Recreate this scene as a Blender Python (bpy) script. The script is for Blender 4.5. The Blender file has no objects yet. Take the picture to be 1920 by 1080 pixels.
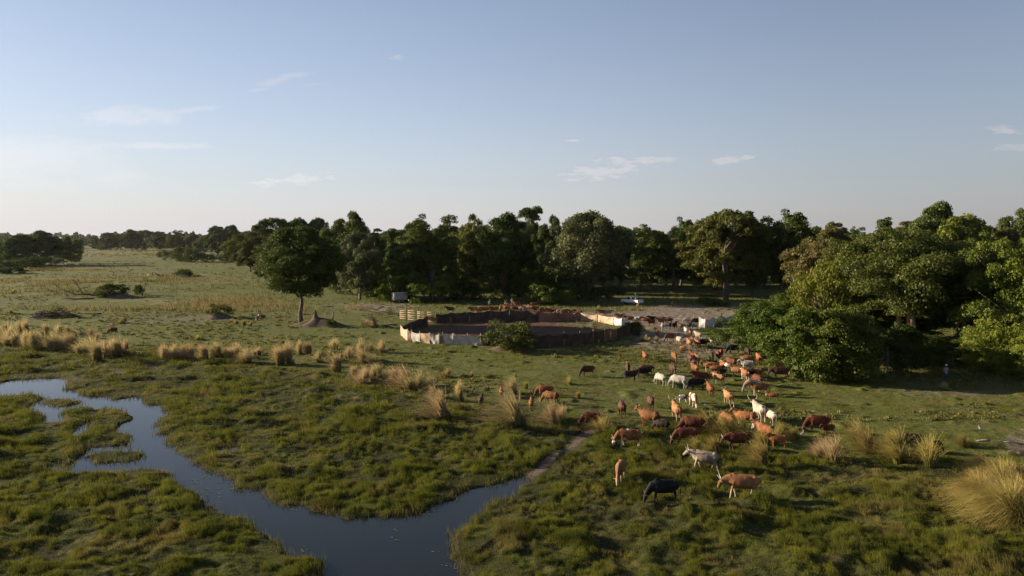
import bpy, bmesh, math, random
import numpy as np
from mathutils import Vector, Matrix

# ------------------------------------------------------------------ camera, sky, sun
SC = bpy.context.scene
COL = SC.collection
F_PX, HOR, CH = 1371.0, 449.0, 14.0
PITCH = math.atan((540 - HOR) / F_PX)
cam_d = bpy.data.cameras.new("camera"); cam = bpy.data.objects.new("camera", cam_d); COL.objects.link(cam)
cam_d.sensor_width = 36; cam_d.lens = 36 * F_PX / 1920; cam_d.clip_start = 0.5; cam_d.clip_end = 20000
cam.location = (0, 0, CH); cam.rotation_euler = (math.pi / 2 - PITCH, 0, 0)
SC.camera = cam

SUN_EL, SUN_AZ = math.radians(14.5), math.radians(-76)     # azimuth from +Y, clockwise
SUN_DIR = Vector((math.sin(SUN_AZ) * math.cos(SUN_EL), math.cos(SUN_AZ) * math.cos(SUN_EL), math.sin(SUN_EL)))
sun_d = bpy.data.lights.new("sun", 'SUN'); sun = bpy.data.objects.new("sun", sun_d); COL.objects.link(sun)
sun_d.energy = 5.0; sun_d.angle = math.radians(0.6); sun_d.color = (1.0, 0.85, 0.60)
sun.rotation_euler = (-SUN_DIR).to_track_quat('-Z', 'Y').to_euler(); sun.location = (-60, 0, 60)

SC.view_settings.view_transform = 'Standard'; SC.view_settings.look = 'None'
SC.view_settings.exposure = 1.40; SC.view_settings.gamma = 1.0
SC.render.engine = 'CYCLES'
SC.cycles.max_bounces = 5; SC.cycles.diffuse_bounces = 2; SC.cycles.glossy_bounces = 2
SC.cycles.transmission_bounces = 2; SC.cycles.transparent_max_bounces = 4
SC.cycles.volume_bounces = 0
SC.cycles.caustics_reflective = False; SC.cycles.caustics_refractive = False
SC.cycles.use_adaptive_sampling = True; SC.cycles.adaptive_threshold = 0.02
SC.cycles.use_denoising = True; SC.cycles.denoising_prefilter = 'NONE'
SC.cycles.sample_clamp_direct = 0.7; SC.cycles.sample_clamp_indirect = 0.7

class NT:
    """small node-tree builder"""
    def __init__(s, tree):
        s.t = tree; s.n = tree.nodes; s.l = tree.links
    def new(s, typ, **kw):
        nd = s.n.new(typ)
        for k, v in kw.items(): setattr(nd, k, v)
        return nd
    def put(s, sock, v):
        if isinstance(v, bpy.types.NodeSocket): s.l.new(v, sock)
        elif isinstance(v, (tuple, list)) and len(v) == 3 and sock.type == 'RGBA': sock.default_value = (*v, 1)
        else: sock.default_value = v
    def math(s, op, a, b=0.0, c=0.0, clamp=False):
        nd = s.new('ShaderNodeMath', operation=op, use_clamp=clamp)
        s.put(nd.inputs[0], a); s.put(nd.inputs[1], b); s.put(nd.inputs[2], c)
        return nd.outputs[0]
    def mix(s, f, a, b, mode='MIX'):
        nd = s.new('ShaderNodeMix', data_type='RGBA', blend_type=mode)
        s.put(nd.inputs[0], f); s.put(nd.inputs[6], a); s.put(nd.inputs[7], b)
        return nd.outputs[2]
    def noise(s, vec, scale, detail=3, rough=0.55):
        nd = s.new('ShaderNodeTexNoise'); s.put(nd.inputs['Vector'], vec)
        nd.inputs['Scale'].default_value = scale; nd.inputs['Detail'].default_value = detail
        nd.inputs['Roughness'].default_value = rough
        return nd.outputs['Fac']
    def smooth(s, v, a, b, o0=0.0, o1=1.0):
        nd = s.new('ShaderNodeMapRange', interpolation_type='SMOOTHSTEP')
        s.put(nd.inputs[0], v)
        for i, q in enumerate((a, b, o0, o1)): nd.inputs[i + 1].default_value = q
        return nd.outputs[0]

world = bpy.data.worlds.new("World"); SC.world = world; world.use_nodes = True
W = NT(world.node_tree); W.n.clear()
sky = W.new('ShaderNodeTexSky', sky_type='NISHITA', sun_disc=False)
sky.sun_elevation = SUN_EL; sky.sun_rotation = SUN_AZ
sky.air_density = 1.0; sky.dust_density = 1.0; sky.ozone_density = 2.0; sky.altitude = 900
tc = W.new('ShaderNodeTexCoord'); sep = W.new('ShaderNodeSeparateXYZ'); W.l.new(tc.outputs['Generated'], sep.inputs[0])
yy = W.math('MAXIMUM', sep.outputs[1], 0.02)
U = W.math('DIVIDE', sep.outputs[0], yy); V = W.math('DIVIDE', sep.outputs[2], yy)   # sky position beyond the wood
comb = W.new('ShaderNodeCombineXYZ'); W.l.new(U, comb.inputs[0]); W.l.new(W.math('MULTIPLY', V, 3.2), comb.inputs[1])
def cloud(px, py, rx, ry, tilt, amt, sharp, nscale):
    """one cloud bank round a direction of the sky, broken up by noise"""
    u0, v0 = (px - 960) / F_PX, (HOR - py) / F_PX
    du = W.math('SUBTRACT', U, u0)
    dv = W.math('SUBTRACT', W.math('SUBTRACT', V, v0), W.math('MULTIPLY', du, tilt))
    a = W.math('DIVIDE', du, rx / F_PX); b = W.math('DIVIDE', dv, ry / F_PX)
    r2 = W.math('ADD', W.math('MULTIPLY', a, a), W.math('MULTIPLY', b, b))
    fall = W.math('SUBTRACT', 1.0, r2)
    n = W.noise(comb.outputs[0], nscale, 6, 0.62)
    s = W.math('ADD', fall, W.math('MULTIPLY', W.math('SUBTRACT', n, 0.5), sharp))
    return W.math('MULTIPLY', W.smooth(s, 0.15, 1.15), amt)
CL = [(235, 222, 150, 22, 0.0, .26, 6.0, 9), (290, 275, 150, 9, 0.0, .34, 4.5, 10), (545, 152, 60, 9, 0.20, .26, 4.5, 16),
      (615, 162, 50, 4, 0.10, .26, 4.0, 14), (495, 172, 30, 5, 0.15, .26, 4.0, 14), (748, 116, 22, 6, 0.0, .4, 4.0, 30), (80, 315, 240, 60, -0.1, .22, 4.0, 4),
      (560, 338, 85, 12, 0.1, .34, 6.0, 34), (1140, 318, 90, 22, 0.16, .36, 7.5, 36), (1235, 303, 36, 8, 0.1, .30, 5.0, 36), (1370, 301, 62, 9, 0.12, .40, 6.0, 40),
      (1070, 266, 18, 3, 0.0, .4, 3.0, 40), (1885, 246, 46, 10, 0.0, .42, 5.0, 34), (1900, 277, 60, 10, 0.1, .26, 5.0, 34),
      (380, 208, 60, 6, 0.1, .22, 4.0, 12)]
tot = None
for c in CL:
    k = cloud(*c); tot = k if tot is None else W.math('MAXIMUM', tot, k)
# the low dusty air: pale towards the horizon and towards the sun's side
lenh = W.math('SQRT', W.math('MAXIMUM', W.math('SUBTRACT', 1.0, W.math('MULTIPLY', sep.outputs[2], sep.outputs[2])), .01))
D = W.math('DIVIDE', W.math('ADD', W.math('MULTIPLY', sep.outputs[0], math.sin(SUN_AZ)), W.math('MULTIPLY', sep.outputs[1], math.cos(SUN_AZ))), lenh)
def curve(x, pts):
    nd = W.new('ShaderNodeFloatCurve'); W.put(nd.inputs['Value'], W.math('MULTIPLY_ADD', x, .5, .5)); c = nd.mapping.curves[0]
    P = [((a + 1) / 2, b) for a, b in pts]
    c.points[0].location = P[0]; c.points[-1].location = P[-1]
    for q in P[1:-1]: c.points.new(*q)
    nd.mapping.update(); return nd.outputs[0]
hz = curve(D, [(-1, .30), (-.35, .385), (.25, .60), (.8, .73), (1, .85)])
dk = curve(D, [(-1, .70), (-.35, .80), (.25, 1.0), (.8, .86), (1, .80)])
hs = W.new('ShaderNodeHueSaturation'); hs.inputs['Saturation'].default_value = 0.77; W.l.new(sky.outputs[0], hs.inputs['Color'])
dkc = W.new('ShaderNodeCombineColor'); [W.l.new(W.math('MULTIPLY', dk, k), dkc.inputs[i]) for i, k in enumerate((.815, .825, .875))]
blue = W.mix(1.0, hs.outputs[0], dkc.outputs[0], 'MULTIPLY')
hzs = W.math('MULTIPLY', hz, 1.03 / (0.073 * 2.639))
hc = W.new('ShaderNodeCombineColor'); [W.l.new(W.math('MULTIPLY', hzs, k), hc.inputs[i]) for i, k in enumerate((1.005, .965, 1.0))]
air = W.math('POWER', 2.718, W.math('MULTIPLY', W.math('MAXIMUM', sep.outputs[2], 0.0), -7.2))
air = W.math('MULTIPLY', air, .97)
skm = W.mix(air, blue, hc.outputs[0])
bwn = W.new('ShaderNodeRGBToBW'); W.l.new(skm, bwn.inputs[0])
cc = W.new('ShaderNodeCombineColor'); [W.l.new(W.math('MULTIPLY_ADD', bwn.outputs[0], 1.0, k), cc.inputs[i]) for i, k in enumerate((1.35, 1.05, 1.0))]
mixc = W.mix(tot, skm, cc.outputs[0])
bg = W.new('ShaderNodeBackground'); W.l.new(mixc, bg.inputs[0]); bg.inputs[1].default_value = 0.073
wo = W.new('ShaderNodeOutputWorld'); W.l.new(bg.outputs[0], wo.inputs[0])

# ------------------------------------------------------------------ helpers
ct, st = math.cos(PITCH), math.sin(PITCH)
def unproj(px, py, z=0.0):
    a = (np.asarray(px, float) - 960) / F_PX; b = -(np.asarray(py, float) - 540) / F_PX
    dz = -st + b * ct; dy = ct + b * st
    t = (z - CH) / dz
    return a * t, dy * t
def proj(x, y, z=0.0):
    dz = z - CH
    dep = y * ct - dz * st; up = y * st + dz * ct
    dep = np.maximum(dep, 0.5)
    return 960 + F_PX * x / dep, 540 - F_PX * up / dep
def z_at(py, dist):                      # height seen at picture row py at ground distance dist
    b = -(py - 540) / F_PX
    return CH + dist * (-st + b * ct) / (ct + b * st)

def _h(ix, iy, seed):
    h = (ix * 374761393 + iy * 668265263 + seed * 974634777) & 0xffffffff
    h = ((h ^ (h >> 13)) * 1274126177) & 0xffffffff
    return ((h ^ (h >> 16)) & 0xffff) / 32767.5 - 1.0
def vn(x, y, seed=0):
    x = np.asarray(x, float); y = np.asarray(y, float)
    fx, fy = np.floor(x), np.floor(y); ix, iy = fx.astype(np.int64), fy.astype(np.int64)
    u, v = x - fx, y - fy; u = u * u * (3 - 2 * u); v = v * v * (3 - 2 * v)
    a = _h(ix, iy, seed); b = _h(ix + 1, iy, seed); c = _h(ix, iy + 1, seed); d = _h(ix + 1, iy + 1, seed)
    return (a * (1 - u) + b * u) * (1 - v) + (c * (1 - u) + d * u) * v
def fbm(x, y, seed=0, octv=3, gain=0.5):
    s, a, t = 0.0, 1.0, 0.0
    for i in range(octv):
        s = s + a * vn(np.asarray(x) * 2 ** i + 17.3 * i, np.asarray(y) * 2 ** i - 9.1 * i, seed + i); t += a; a *= gain
    return s / t
def sstep(a, b, v):
    t = np.clip((v - a) / (b - a), 0, 1); return t * t * (3 - 2 * t)

def sd_poly(P, x, y):
    """signed distance to a closed polygon, negative inside"""
    d2 = np.full(x.shape, 1e18); inside = np.zeros(x.shape, bool)
    n = len(P)
    for i in range(n):
        x0, y0 = P[i]; x1, y1 = P[(i + 1) % n]
        ex, ey = x1 - x0, y1 - y0
        t = np.clip(((x - x0) * ex + (y - y0) * ey) / (ex * ex + ey * ey + 1e-12), 0, 1)
        d2 = np.minimum(d2, (x - x0 - t * ex) ** 2 + (y - y0 - t * ey) ** 2)
        c = (y0 > y) != (y1 > y)
        inside ^= c & (x < (x1 - x0) * (y - y0) / ((y1 - y0) if y1 != y0 else 1e-12) + x0)
    d = np.sqrt(d2); return np.where(inside, -d, d)
def d_line(P, x, y):
    d2 = np.full(x.shape, 1e18)
    for i in range(len(P) - 1):
        x0, y0 = P[i]; x1, y1 = P[i + 1]; ex, ey = x1 - x0, y1 - y0
        t = np.clip(((x - x0) * ex + (y - y0) * ey) / (ex * ex + ey * ey + 1e-12), 0, 1)
        d2 = np.minimum(d2, (x - x0 - t * ex) ** 2 + (y - y0 - t * ey) ** 2)
    return np.sqrt(d2)
def world_poly(pts, z=-0.16): return [tuple(float(v) for v in unproj(a, b, z)) for a, b in pts]

def np_mesh(name, V, F, col=None, smooth=False, mats=None):
    me = bpy.data.meshes.new(name); V = np.asarray(V, np.float32); F = np.asarray(F, np.int32)
    k = F.shape[1]
    me.vertices.add(len(V)); me.vertices.foreach_set('co', V.ravel())
    me.loops.add(F.size); me.loops.foreach_set('vertex_index', F.ravel())
    me.polygons.add(len(F)); me.polygons.foreach_set('loop_start', np.arange(0, F.size, k, dtype=np.int32))
    me.polygons.foreach_set('loop_total', np.full(len(F), k, np.int32))
    if smooth: me.polygons.foreach_set('use_smooth', np.ones(len(F), bool))
    if col is not None:
        at = me.color_attributes.new('Col', 'FLOAT_COLOR', 'POINT')
        c4 = np.ones((len(V), 4), np.float32); c4[:, :3] = col
        at.data.foreach_set('color', c4.ravel())
    me.update(calc_edges=True)
    for m in (mats or []): me.materials.append(m)
    return me
def link(name, me, parent=None, loc=None, rz=0.0):
    o = bpy.data.objects.new(name, me); COL.objects.link(o)
    if parent is not None: o.parent = parent
    if loc is not None: o.location = loc
    if rz: o.rotation_euler = (0, 0, rz)
    return o
def tag(o, label=None, cat=None, group=None, kind=None):
    if label: o['label'] = label
    if cat: o['category'] = cat
    if group: o['group'] = group
    if kind: o['kind'] = kind
    return o
def thing(name, loc, rz=0.0, label=None, cat=None, group=None):
    o = bpy.data.objects.new(name, None); COL.objects.link(o); o.location = loc; o.rotation_euler = (0, 0, rz)
    o.empty_display_size = 0.3
    return tag(o, label, cat, group)

class MB:
    """collects closed shapes as polygons"""
    def __init__(s): s.v = []; s.f = []
    def add(s, vs, fs):
        b = len(s.v); s.v += [tuple(map(float, q)) for q in vs]; s.f += [tuple(b + i for i in q) for q in fs]; return s
    def box(s, c, d, rz=0.0, ry=0.0, taper=1.0):
        m = Matrix.Rotation(rz, 3, 'Z') @ Matrix.Rotation(ry, 3, 'Y'); vs = []
        for z in (-.5, .5):
            t = taper if z > 0 else 1
            for x, y in ((-.5, -.5), (.5, -.5), (.5, .5), (-.5, .5)):
                vs.append(Vector(c) + m @ Vector((x * d[0] * t, y * d[1] * t, z * d[2])))
        return s.add(vs, [(3, 2, 1, 0), (4, 5, 6, 7), (0, 1, 5, 4), (1, 2, 6, 5), (2, 3, 7, 6), (3, 0, 4, 7)])
    def tube(s, pts, rad, seg=8, flat=None):
        """closed lofted tube; rad: radius or (side, up) per point"""
        pts = [Vector(p) for p in pts]; n = len(pts); vs = []; fs = []
        for i, p in enumerate(pts):
            t = (pts[min(i + 1, n - 1)] - pts[max(i - 1, 0)]).normalized()
            a = Vector((0, 1, 0)); a = a - t * a.dot(t)
            if a.length < 0.2: a = Vector((1, 0, 0)); a = a - t * a.dot(t)
            a.normalize(); b = t.cross(a)
            r = rad[i] if isinstance(rad, (list, tuple)) else rad
            ra, rb = r if isinstance(r, (list, tuple)) else (r, r)
            for k in range(seg):
                q = 2 * math.pi * k / seg; vs.append(p + a * math.cos(q) * ra + b * math.sin(q) * rb)
        for i in range(n - 1):
            for k in range(seg):
                k2 = (k + 1) % seg; fs.append((i * seg + k, i * seg + k2, (i + 1) * seg + k2, (i + 1) * seg + k))
        c0 = len(vs); vs += [pts[0], pts[-1]]
        for k in range(seg):
            k2 = (k + 1) % seg; fs.append((c0, k2, k)); fs.append((c0 + 1, (n - 1) * seg + k, (n - 1) * seg + k2))
        return s.add(vs, fs)
    def ball(s, c, r, seg=10, rings=6):
        rx, ry, rz = r if isinstance(r, (tuple, list)) else (r, r, r); vs = []; fs = []
        for i in range(1, rings):
            th = math.pi * i / rings
            for k in range(seg):
                q = 2 * math.pi * k / seg
                vs.append((c[0] + rx * math.sin(th) * math.cos(q), c[1] + ry * math.sin(th) * math.sin(q), c[2] + rz * math.cos(th)))
        for i in range(rings - 2):
            for k in range(seg):
                k2 = (k + 1) % seg; fs.append((i * seg + k, (i + 1) * seg + k, (i + 1) * seg + k2, i * seg + k2))
        t = len(vs); vs += [(c[0], c[1], c[2] + rz), (c[0], c[1], c[2] - rz)]
        for k in range(seg):
            k2 = (k + 1) % seg; fs.append((t, k, k2)); fs.append((t + 1, (rings - 2) * seg + k2, (rings - 2) * seg + k))
        return s.add(vs, fs)
    def prism(s, prof, y0, y1):
        n = len(prof); vs = [(x, y0, z) for x, z in prof] + [(x, y1, z) for x, z in prof]
        fs = [tuple(range(n)), tuple(range(2 * n - 1, n - 1, -1))] + [(i, i + n, (i + 1) % n + n, (i + 1) % n) for i in range(n)]
        return s.add(vs, fs)
    def mesh(s, name, mats=None, smooth=False, bevel=0.0):
        me = bpy.data.meshes.new(name); me.from_pydata(s.v, [], s.f); me.update()
        bm = bmesh.new(); bm.from_mesh(me); bmesh.ops.recalc_face_normals(bm, faces=bm.faces)
        if bevel: bmesh.ops.bevel(bm, geom=list(bm.edges), offset=bevel, segments=2, profile=.6, affect='EDGES', clamp_overlap=True)
        if smooth:
            for f in bm.faces: f.smooth = True
        bm.to_mesh(me); bm.free()
        for m in (mats or []): me.materials.append(m)
        return me
    def remesh(s, name, vox, it=2, mats=None):
        """one continuous skin round all the shapes"""
        me = s.mesh(name + '_raw'); o = bpy.data.objects.new('tmp', me); COL.objects.link(o)
        r = o.modifiers.new('r', 'REMESH'); r.mode = 'VOXEL'; r.voxel_size = vox
        q = o.modifiers.new('s', 'SMOOTH'); q.iterations = it; q.factor = 0.5
        dg = bpy.context.evaluated_depsgraph_get(); dg.update()
        out = bpy.data.meshes.new_from_object(o.evaluated_get(dg)); out.name = name
        bpy.data.objects.remove(o); bpy.data.meshes.remove(me)
        out.polygons.foreach_set('use_smooth', np.ones(len(out.polygons), bool))
        out.materials.clear()
        for m in (mats or []): out.materials.append(m)
        return out

# ------------------------------------------------------------------ materials
def mat(name, base, rough=0.8, spec=0.3, var=0.25, nscale=3.0, metal=0.0, bump=0.0, bscale=8.0, trans=0.0):
    m = bpy.data.materials.new(name); m.use_nodes = True; N = NT(m.node_tree); N.n.clear()
    co = N.new('ShaderNodeTexCoord').outputs['Object']
    n = N.noise(co, nscale, 4, 0.6)
    hi = tuple(min(1, c * (1 + var)) for c in base); lo = tuple(c * (1 - var) for c in base)
    c = N.mix(N.smooth(n, 0.3, 0.7), lo, hi)
    p = N.new('ShaderNodeBsdfPrincipled'); N.put(p.inputs['Base Color'], c)
    p.inputs['Roughness'].default_value = rough; p.inputs['Specular IOR Level'].default_value = spec; p.inputs['Metallic'].default_value = metal
    if bump:
        b = N.new('ShaderNodeBump'); b.inputs['Strength'].default_value = 1.0; b.inputs['Distance'].default_value = bump
        N.put(b.inputs['Height'], N.noise(co, bscale, 4, 0.6)); N.l.new(b.outputs[0], p.inputs['Normal'])
    out = N.new('ShaderNodeOutputMaterial'); N.l.new(p.outputs[0], out.inputs[0])
    return m

def leaf_mat(name, dark, light, tip=None, trans=0.30, hue_var=0.12, gloss=0.010):
    """leaves: colour varies leaf by leaf (attribute) and tree by tree"""
    m = bpy.data.materials.new(name); m.use_nodes = True; N = NT(m.node_tree); N.n.clear()
    at = N.new('ShaderNodeAttribute'); at.attribute_name = 'Col'
    sp = N.new('ShaderNodeSeparateColor'); N.l.new(at.outputs['Color'], sp.inputs[0])
    oi = N.new('ShaderNodeObjectInfo')
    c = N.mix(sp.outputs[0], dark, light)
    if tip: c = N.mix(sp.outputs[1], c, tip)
    h = N.new('ShaderNodeHueSaturation')
    N.put(h.inputs['Hue'], N.math('MULTIPLY_ADD', oi.outputs['Random'], -0.035, 0.515))
    N.put(h.inputs['Value'], N.math('MULTIPLY_ADD', N.math('FRACT', N.math('MULTIPLY', oi.outputs['Random'], 7.3)), hue_var * 2.5, 1 - hue_var * 1.2))
    N.put(h.inputs['Color'], c)
    d = N.new('ShaderNodeBsdfDiffuse'); N.l.new(h.outputs[0], d.inputs[0])
    t = N.new('ShaderNodeBsdfTranslucent'); N.l.new(h.outputs[0], t.inputs[0])
    mx = N.new('ShaderNodeMixShader'); mx.inputs[0].default_value = trans
    N.l.new(d.outputs[0], mx.inputs[1]); N.l.new(t.outputs[0], mx.inputs[2])
    gl = N.new('ShaderNodeBsdfGlossy'); gl.inputs['Roughness'].default_value = .45; gl.inputs[0].default_value = (.8, .8, .75, 1)
    m2 = N.new('ShaderNodeMixShader'); m2.inputs[0].default_value = gloss
    N.l.new(mx.outputs[0], m2.inputs[1]); N.l.new(gl.outputs[0], m2.inputs[2])
    out = N.new('ShaderNodeOutputMaterial'); N.l.new(m2.outputs[0], out.inputs[0])
    return m
def col_mat(name, trans=0.25, extra=None):
    """colour straight from the mesh's own colour attribute, for grass blades"""
    m = bpy.data.materials.new(name); m.use_nodes = True; N = NT(m.node_tree); N.n.clear()
    at = N.new('ShaderNodeAttribute'); at.attribute_name = 'Col'
    d = N.new('ShaderNodeBsdfDiffuse'); N.l.new(at.outputs[0], d.inputs[0])
    t = N.new('ShaderNodeBsdfTranslucent'); N.l.new(at.outputs[0], t.inputs[0])
    mx = N.new('ShaderNodeMixShader'); mx.inputs[0].default_value = trans
    N.l.new(d.outputs[0], mx.inputs[1]); N.l.new(t.outputs[0], mx.inputs[2])
    out = N.new('ShaderNodeOutputMaterial'); N.l.new(mx.outputs[0], out.inputs[0])
    return m

M = {}
M['ground'] = bpy.data.materials.new('ground_soil'); M['ground'].use_nodes = True
N = NT(M['ground'].node_tree); N.n.clear()
at = N.new('ShaderNodeAttribute'); at.attribute_name = 'Col'
co = N.new('ShaderNodeTexCoord').outputs['Object']
n1 = N.noise(co, 2.2, 5, 0.65); n2 = N.noise(co, 14, 4, 0.7)
f = N.math('ADD', N.math('MULTIPLY', n1, 0.9), N.math('MULTIPLY', n2, 0.9))
g = N.smooth(f, 0.55, 1.25, 0.55, 1.45)
gc = N.new('ShaderNodeCombineColor'); [N.l.new(g, gc.inputs[i]) for i in range(3)]
c = N.mix(1.0, at.outputs[0], gc.outputs[0], 'MULTIPLY')
p = N.new('ShaderNodeBsdfPrincipled'); N.l.new(c, p.inputs['Base Color']); p.inputs['Roughness'].default_value = 0.95; p.inputs['Specular IOR Level'].default_value = 0.1
b = N.new('ShaderNodeBump'); b.inputs['Strength'].default_value = 1.0; b.inputs['Distance'].default_value = 0.10
N.put(b.inputs['Height'], f); N.l.new(b.outputs[0], p.inputs['Normal'])
o_ = N.new('ShaderNodeOutputMaterial'); N.l.new(p.outputs[0], o_.inputs[0])

M['water'] = bpy.data.materials.new('marsh_water'); M['water'].use_nodes = True
N = NT(M['water'].node_tree); N.n.clear()
p = N.new('ShaderNodeBsdfPrincipled'); p.inputs['Base Color'].default_value = (0.010, 0.012, 0.010, 1); p.inputs['Roughness'].default_value = 0.04
p.inputs['IOR'].default_value = 1.33; p.inputs['Specular IOR Level'].default_value = 0.30
b = N.new('ShaderNodeBump'); b.inputs['Strength'].default_value = 0.5; b.inputs['Distance'].default_value = 0.006
N.put(b.inputs['Height'], N.noise(N.new('ShaderNodeTexCoord').outputs['Object'], 3.5, 3, 0.5)); N.l.new(b.outputs[0], p.inputs['Normal'])
o_ = N.new('ShaderNodeOutputMaterial'); N.l.new(p.outputs[0], o_.inputs[0])

M['bark'] = mat('bark', (0.13, 0.10, 0.08), 0.95, .1, .35, 4, bump=.03)
M['redbark'] = mat('pale_red_bark', (0.30, 0.19, 0.13), 0.9, .1, .3, 3, bump=.02)
M['deadwood'] = mat('dead_wood', (0.22, 0.19, 0.17), 0.9, .1, .35, 5)
M['darkwood'] = mat('dark_dead_wood', (0.07, 0.055, 0.045), 0.9, .1, .35, 5)
M['pole'] = mat('fence_pole_wood', (0.30, 0.22, 0.15), 0.85, .1, .3, 4)
M['soil'] = mat('termite_soil', (0.105, 0.080, 0.066), 0.95, .05, .35, 1.5, bump=.05, bscale=4)
M['lf_dark'] = leaf_mat('leaf_dark', (0.022, 0.038, 0.009), (0.070, 0.100, 0.021))
M['lf_green'] = leaf_mat('leaf_green', (0.032, 0.052, 0.008), (0.102, 0.132, 0.020))
M['lf_olive'] = leaf_mat('leaf_olive', (0.034, 0.045, 0.010), (0.104, 0.115, 0.024))
M['lf_grey'] = leaf_mat('leaf_grey_green', (0.055, 0.064, 0.028), (0.150, 0.155, 0.066))
M['lf_brown'] = leaf_mat('leaf_brown_olive', (0.052, 0.048, 0.015), (0.125, 0.108, 0.034))
M['lf_yellow'] = leaf_mat('leaf_yellow_green', (0.055, 0.076, 0.010), (0.172, 0.186, 0.026))
M['blade'] = col_mat('grass_blade', 0.35)
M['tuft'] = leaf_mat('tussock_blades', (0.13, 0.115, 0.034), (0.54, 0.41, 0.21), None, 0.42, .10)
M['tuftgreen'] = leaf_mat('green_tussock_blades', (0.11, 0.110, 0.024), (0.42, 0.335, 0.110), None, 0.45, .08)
M['tarp_white'] = mat('pale_tarpaulin', (0.36, 0.32, 0.29), .7, .3, .22, 1.2, bump=.02, bscale=2.5)
M['tarp_beige'] = mat('beige_tarpaulin', (0.34, 0.235, 0.165), .75, .25, .15, .8, bump=.015, bscale=3)
M['tarp_dark'] = mat('dark_shade_cloth', (0.080, 0.052, 0.042), .9, .1, .3, 1.0, bump=.02, bscale=3)
M['tarp_brown'] = mat('brown_tarpaulin', (0.19, 0.105, 0.072), .8, .2, .3, 1.0, bump=.02, bscale=3)
M['cloth_white'] = mat('white_cloth', (0.50, 0.48, 0.48), .7, .2, .08, 1, bump=.01)
M['paint_white'] = mat('white_paint', (0.66, 0.67, 0.68), .35, .5, .06, 2)
M['paint_grey'] = mat('grey_panel', (0.34, 0.33, 0.31), .6, .4, .1, 2)
M['black'] = mat('black_rubber', (0.015, 0.015, 0.016), .7, .3, .2, 6)
M['glass'] = mat('dark_glass', (0.02, 0.025, 0.03), .08, .6, .1, 2)
M['metal'] = mat('dull_metal', (0.30, 0.30, 0.31), .4, .5, .1, 5, metal=.8)
M['redlamp'] = mat('red_lamp_plastic', (0.45, 0.02, 0.015), .3, .5, .05, 4)
M['skin'] = mat('skin', (0.10, 0.05, 0.032), .6, .3, .08, 8)
M['horn'] = mat('horn', (0.42, 0.38, 0.33), .45, .4, .3, 6)
M['hdark'] = mat('dark_horn', (0.10, 0.085, 0.075), .45, .4, .3, 6)

# ------------------------------------------------------------------ terrain
CHANNEL = world_poly([(-160, 724), (0, 719), (40, 714), (75, 713), (105, 716), (122, 720), (108, 730), (125, 737), (145, 742), (185, 745), (210, 750),
    (245, 749), (260, 748), (262, 757), (285, 762), (300, 768), (307, 778), (292, 788), (277, 794), (290, 803), (277, 815), (308, 820),
    (298, 832), (322, 840), (322, 852), (360, 860), (364, 876), (390, 885), (425, 905), (440, 917), (475, 922), (505, 945), (560, 957),
    (600, 960), (633, 965), (647, 977), (680, 981), (747, 973), (800, 963), (840, 943), (893, 919), (935, 912), (963, 906), (985, 897), (975, 908),
    (952, 926), (930, 937), (907, 953), (873, 977), (840, 1000), (833, 1023), (837, 1043), (853, 1067), (863, 1082), (895, 1130), (960, 1300), (1000, 1800),
    (560, 1800), (600, 1300), (625, 1130), (605, 1082), (597, 1052), (580, 1043), (547, 1037), (533, 1007), (480, 997), (470, 980), (445, 965), (412, 962),
    (390, 935), (357, 915), (325, 897), (312, 885), (287, 881), (205, 883), (135, 883), (150, 866), (162, 854), (175, 842), (205, 838),
    (250, 837), (256, 829), (250, 815), (225, 810), (232, 799), (255, 790), (250, 778), (230, 768), (197, 765), (160, 761), (130, 764), (112, 770),
    (100, 781), (110, 790), (95, 790), (85, 774), (67, 760), (97, 748), (92, 742), (50, 738), (0, 741), (-160, 745)])
ISLANDS = [world_poly([(cx + rx * math.cos(t), cy + ry * math.sin(t)) for t in np.linspace(0, 2 * math.pi, 12, endpoint=False)])
           for cx, cy, rx, ry in ((117, 755, 38, 6.5), (213, 857, 52, 11))]
POOLS = [world_poly(p) for p in ([(130, 820), (140, 807), (160, 793), (173, 791), (161, 800), (163, 809), (141, 822)],
                                 [(403, 846), (425, 838), (447, 840), (440, 850), (415, 851)], [(360, 747), (375, 743), (392, 745), (372, 750)],
                                 [(70, 880), (100, 876), (130, 880), (110, 885)], [(262, 927), (278, 925), (280, 935), (268, 937)])]
TRACK = world_poly([(960, 912), (1005, 890), (1045, 862), (1075, 838), (1092, 822), (1118, 806)])
MUD = world_poly([(105, 722), (150, 712), (200, 704), (250, 693), (300, 680), (340, 668)])
WATER_Z = -0.16
WETX = [-400, 0, 300, 640, 760, 900, 1130, 1350, 1500, 1700, 1920, 2400]
WETY = [640, 645, 672, 702, 728, 765, 795, 812, 835, 850, 880, 900]
CHX = np.array(CHANNEL)

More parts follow.
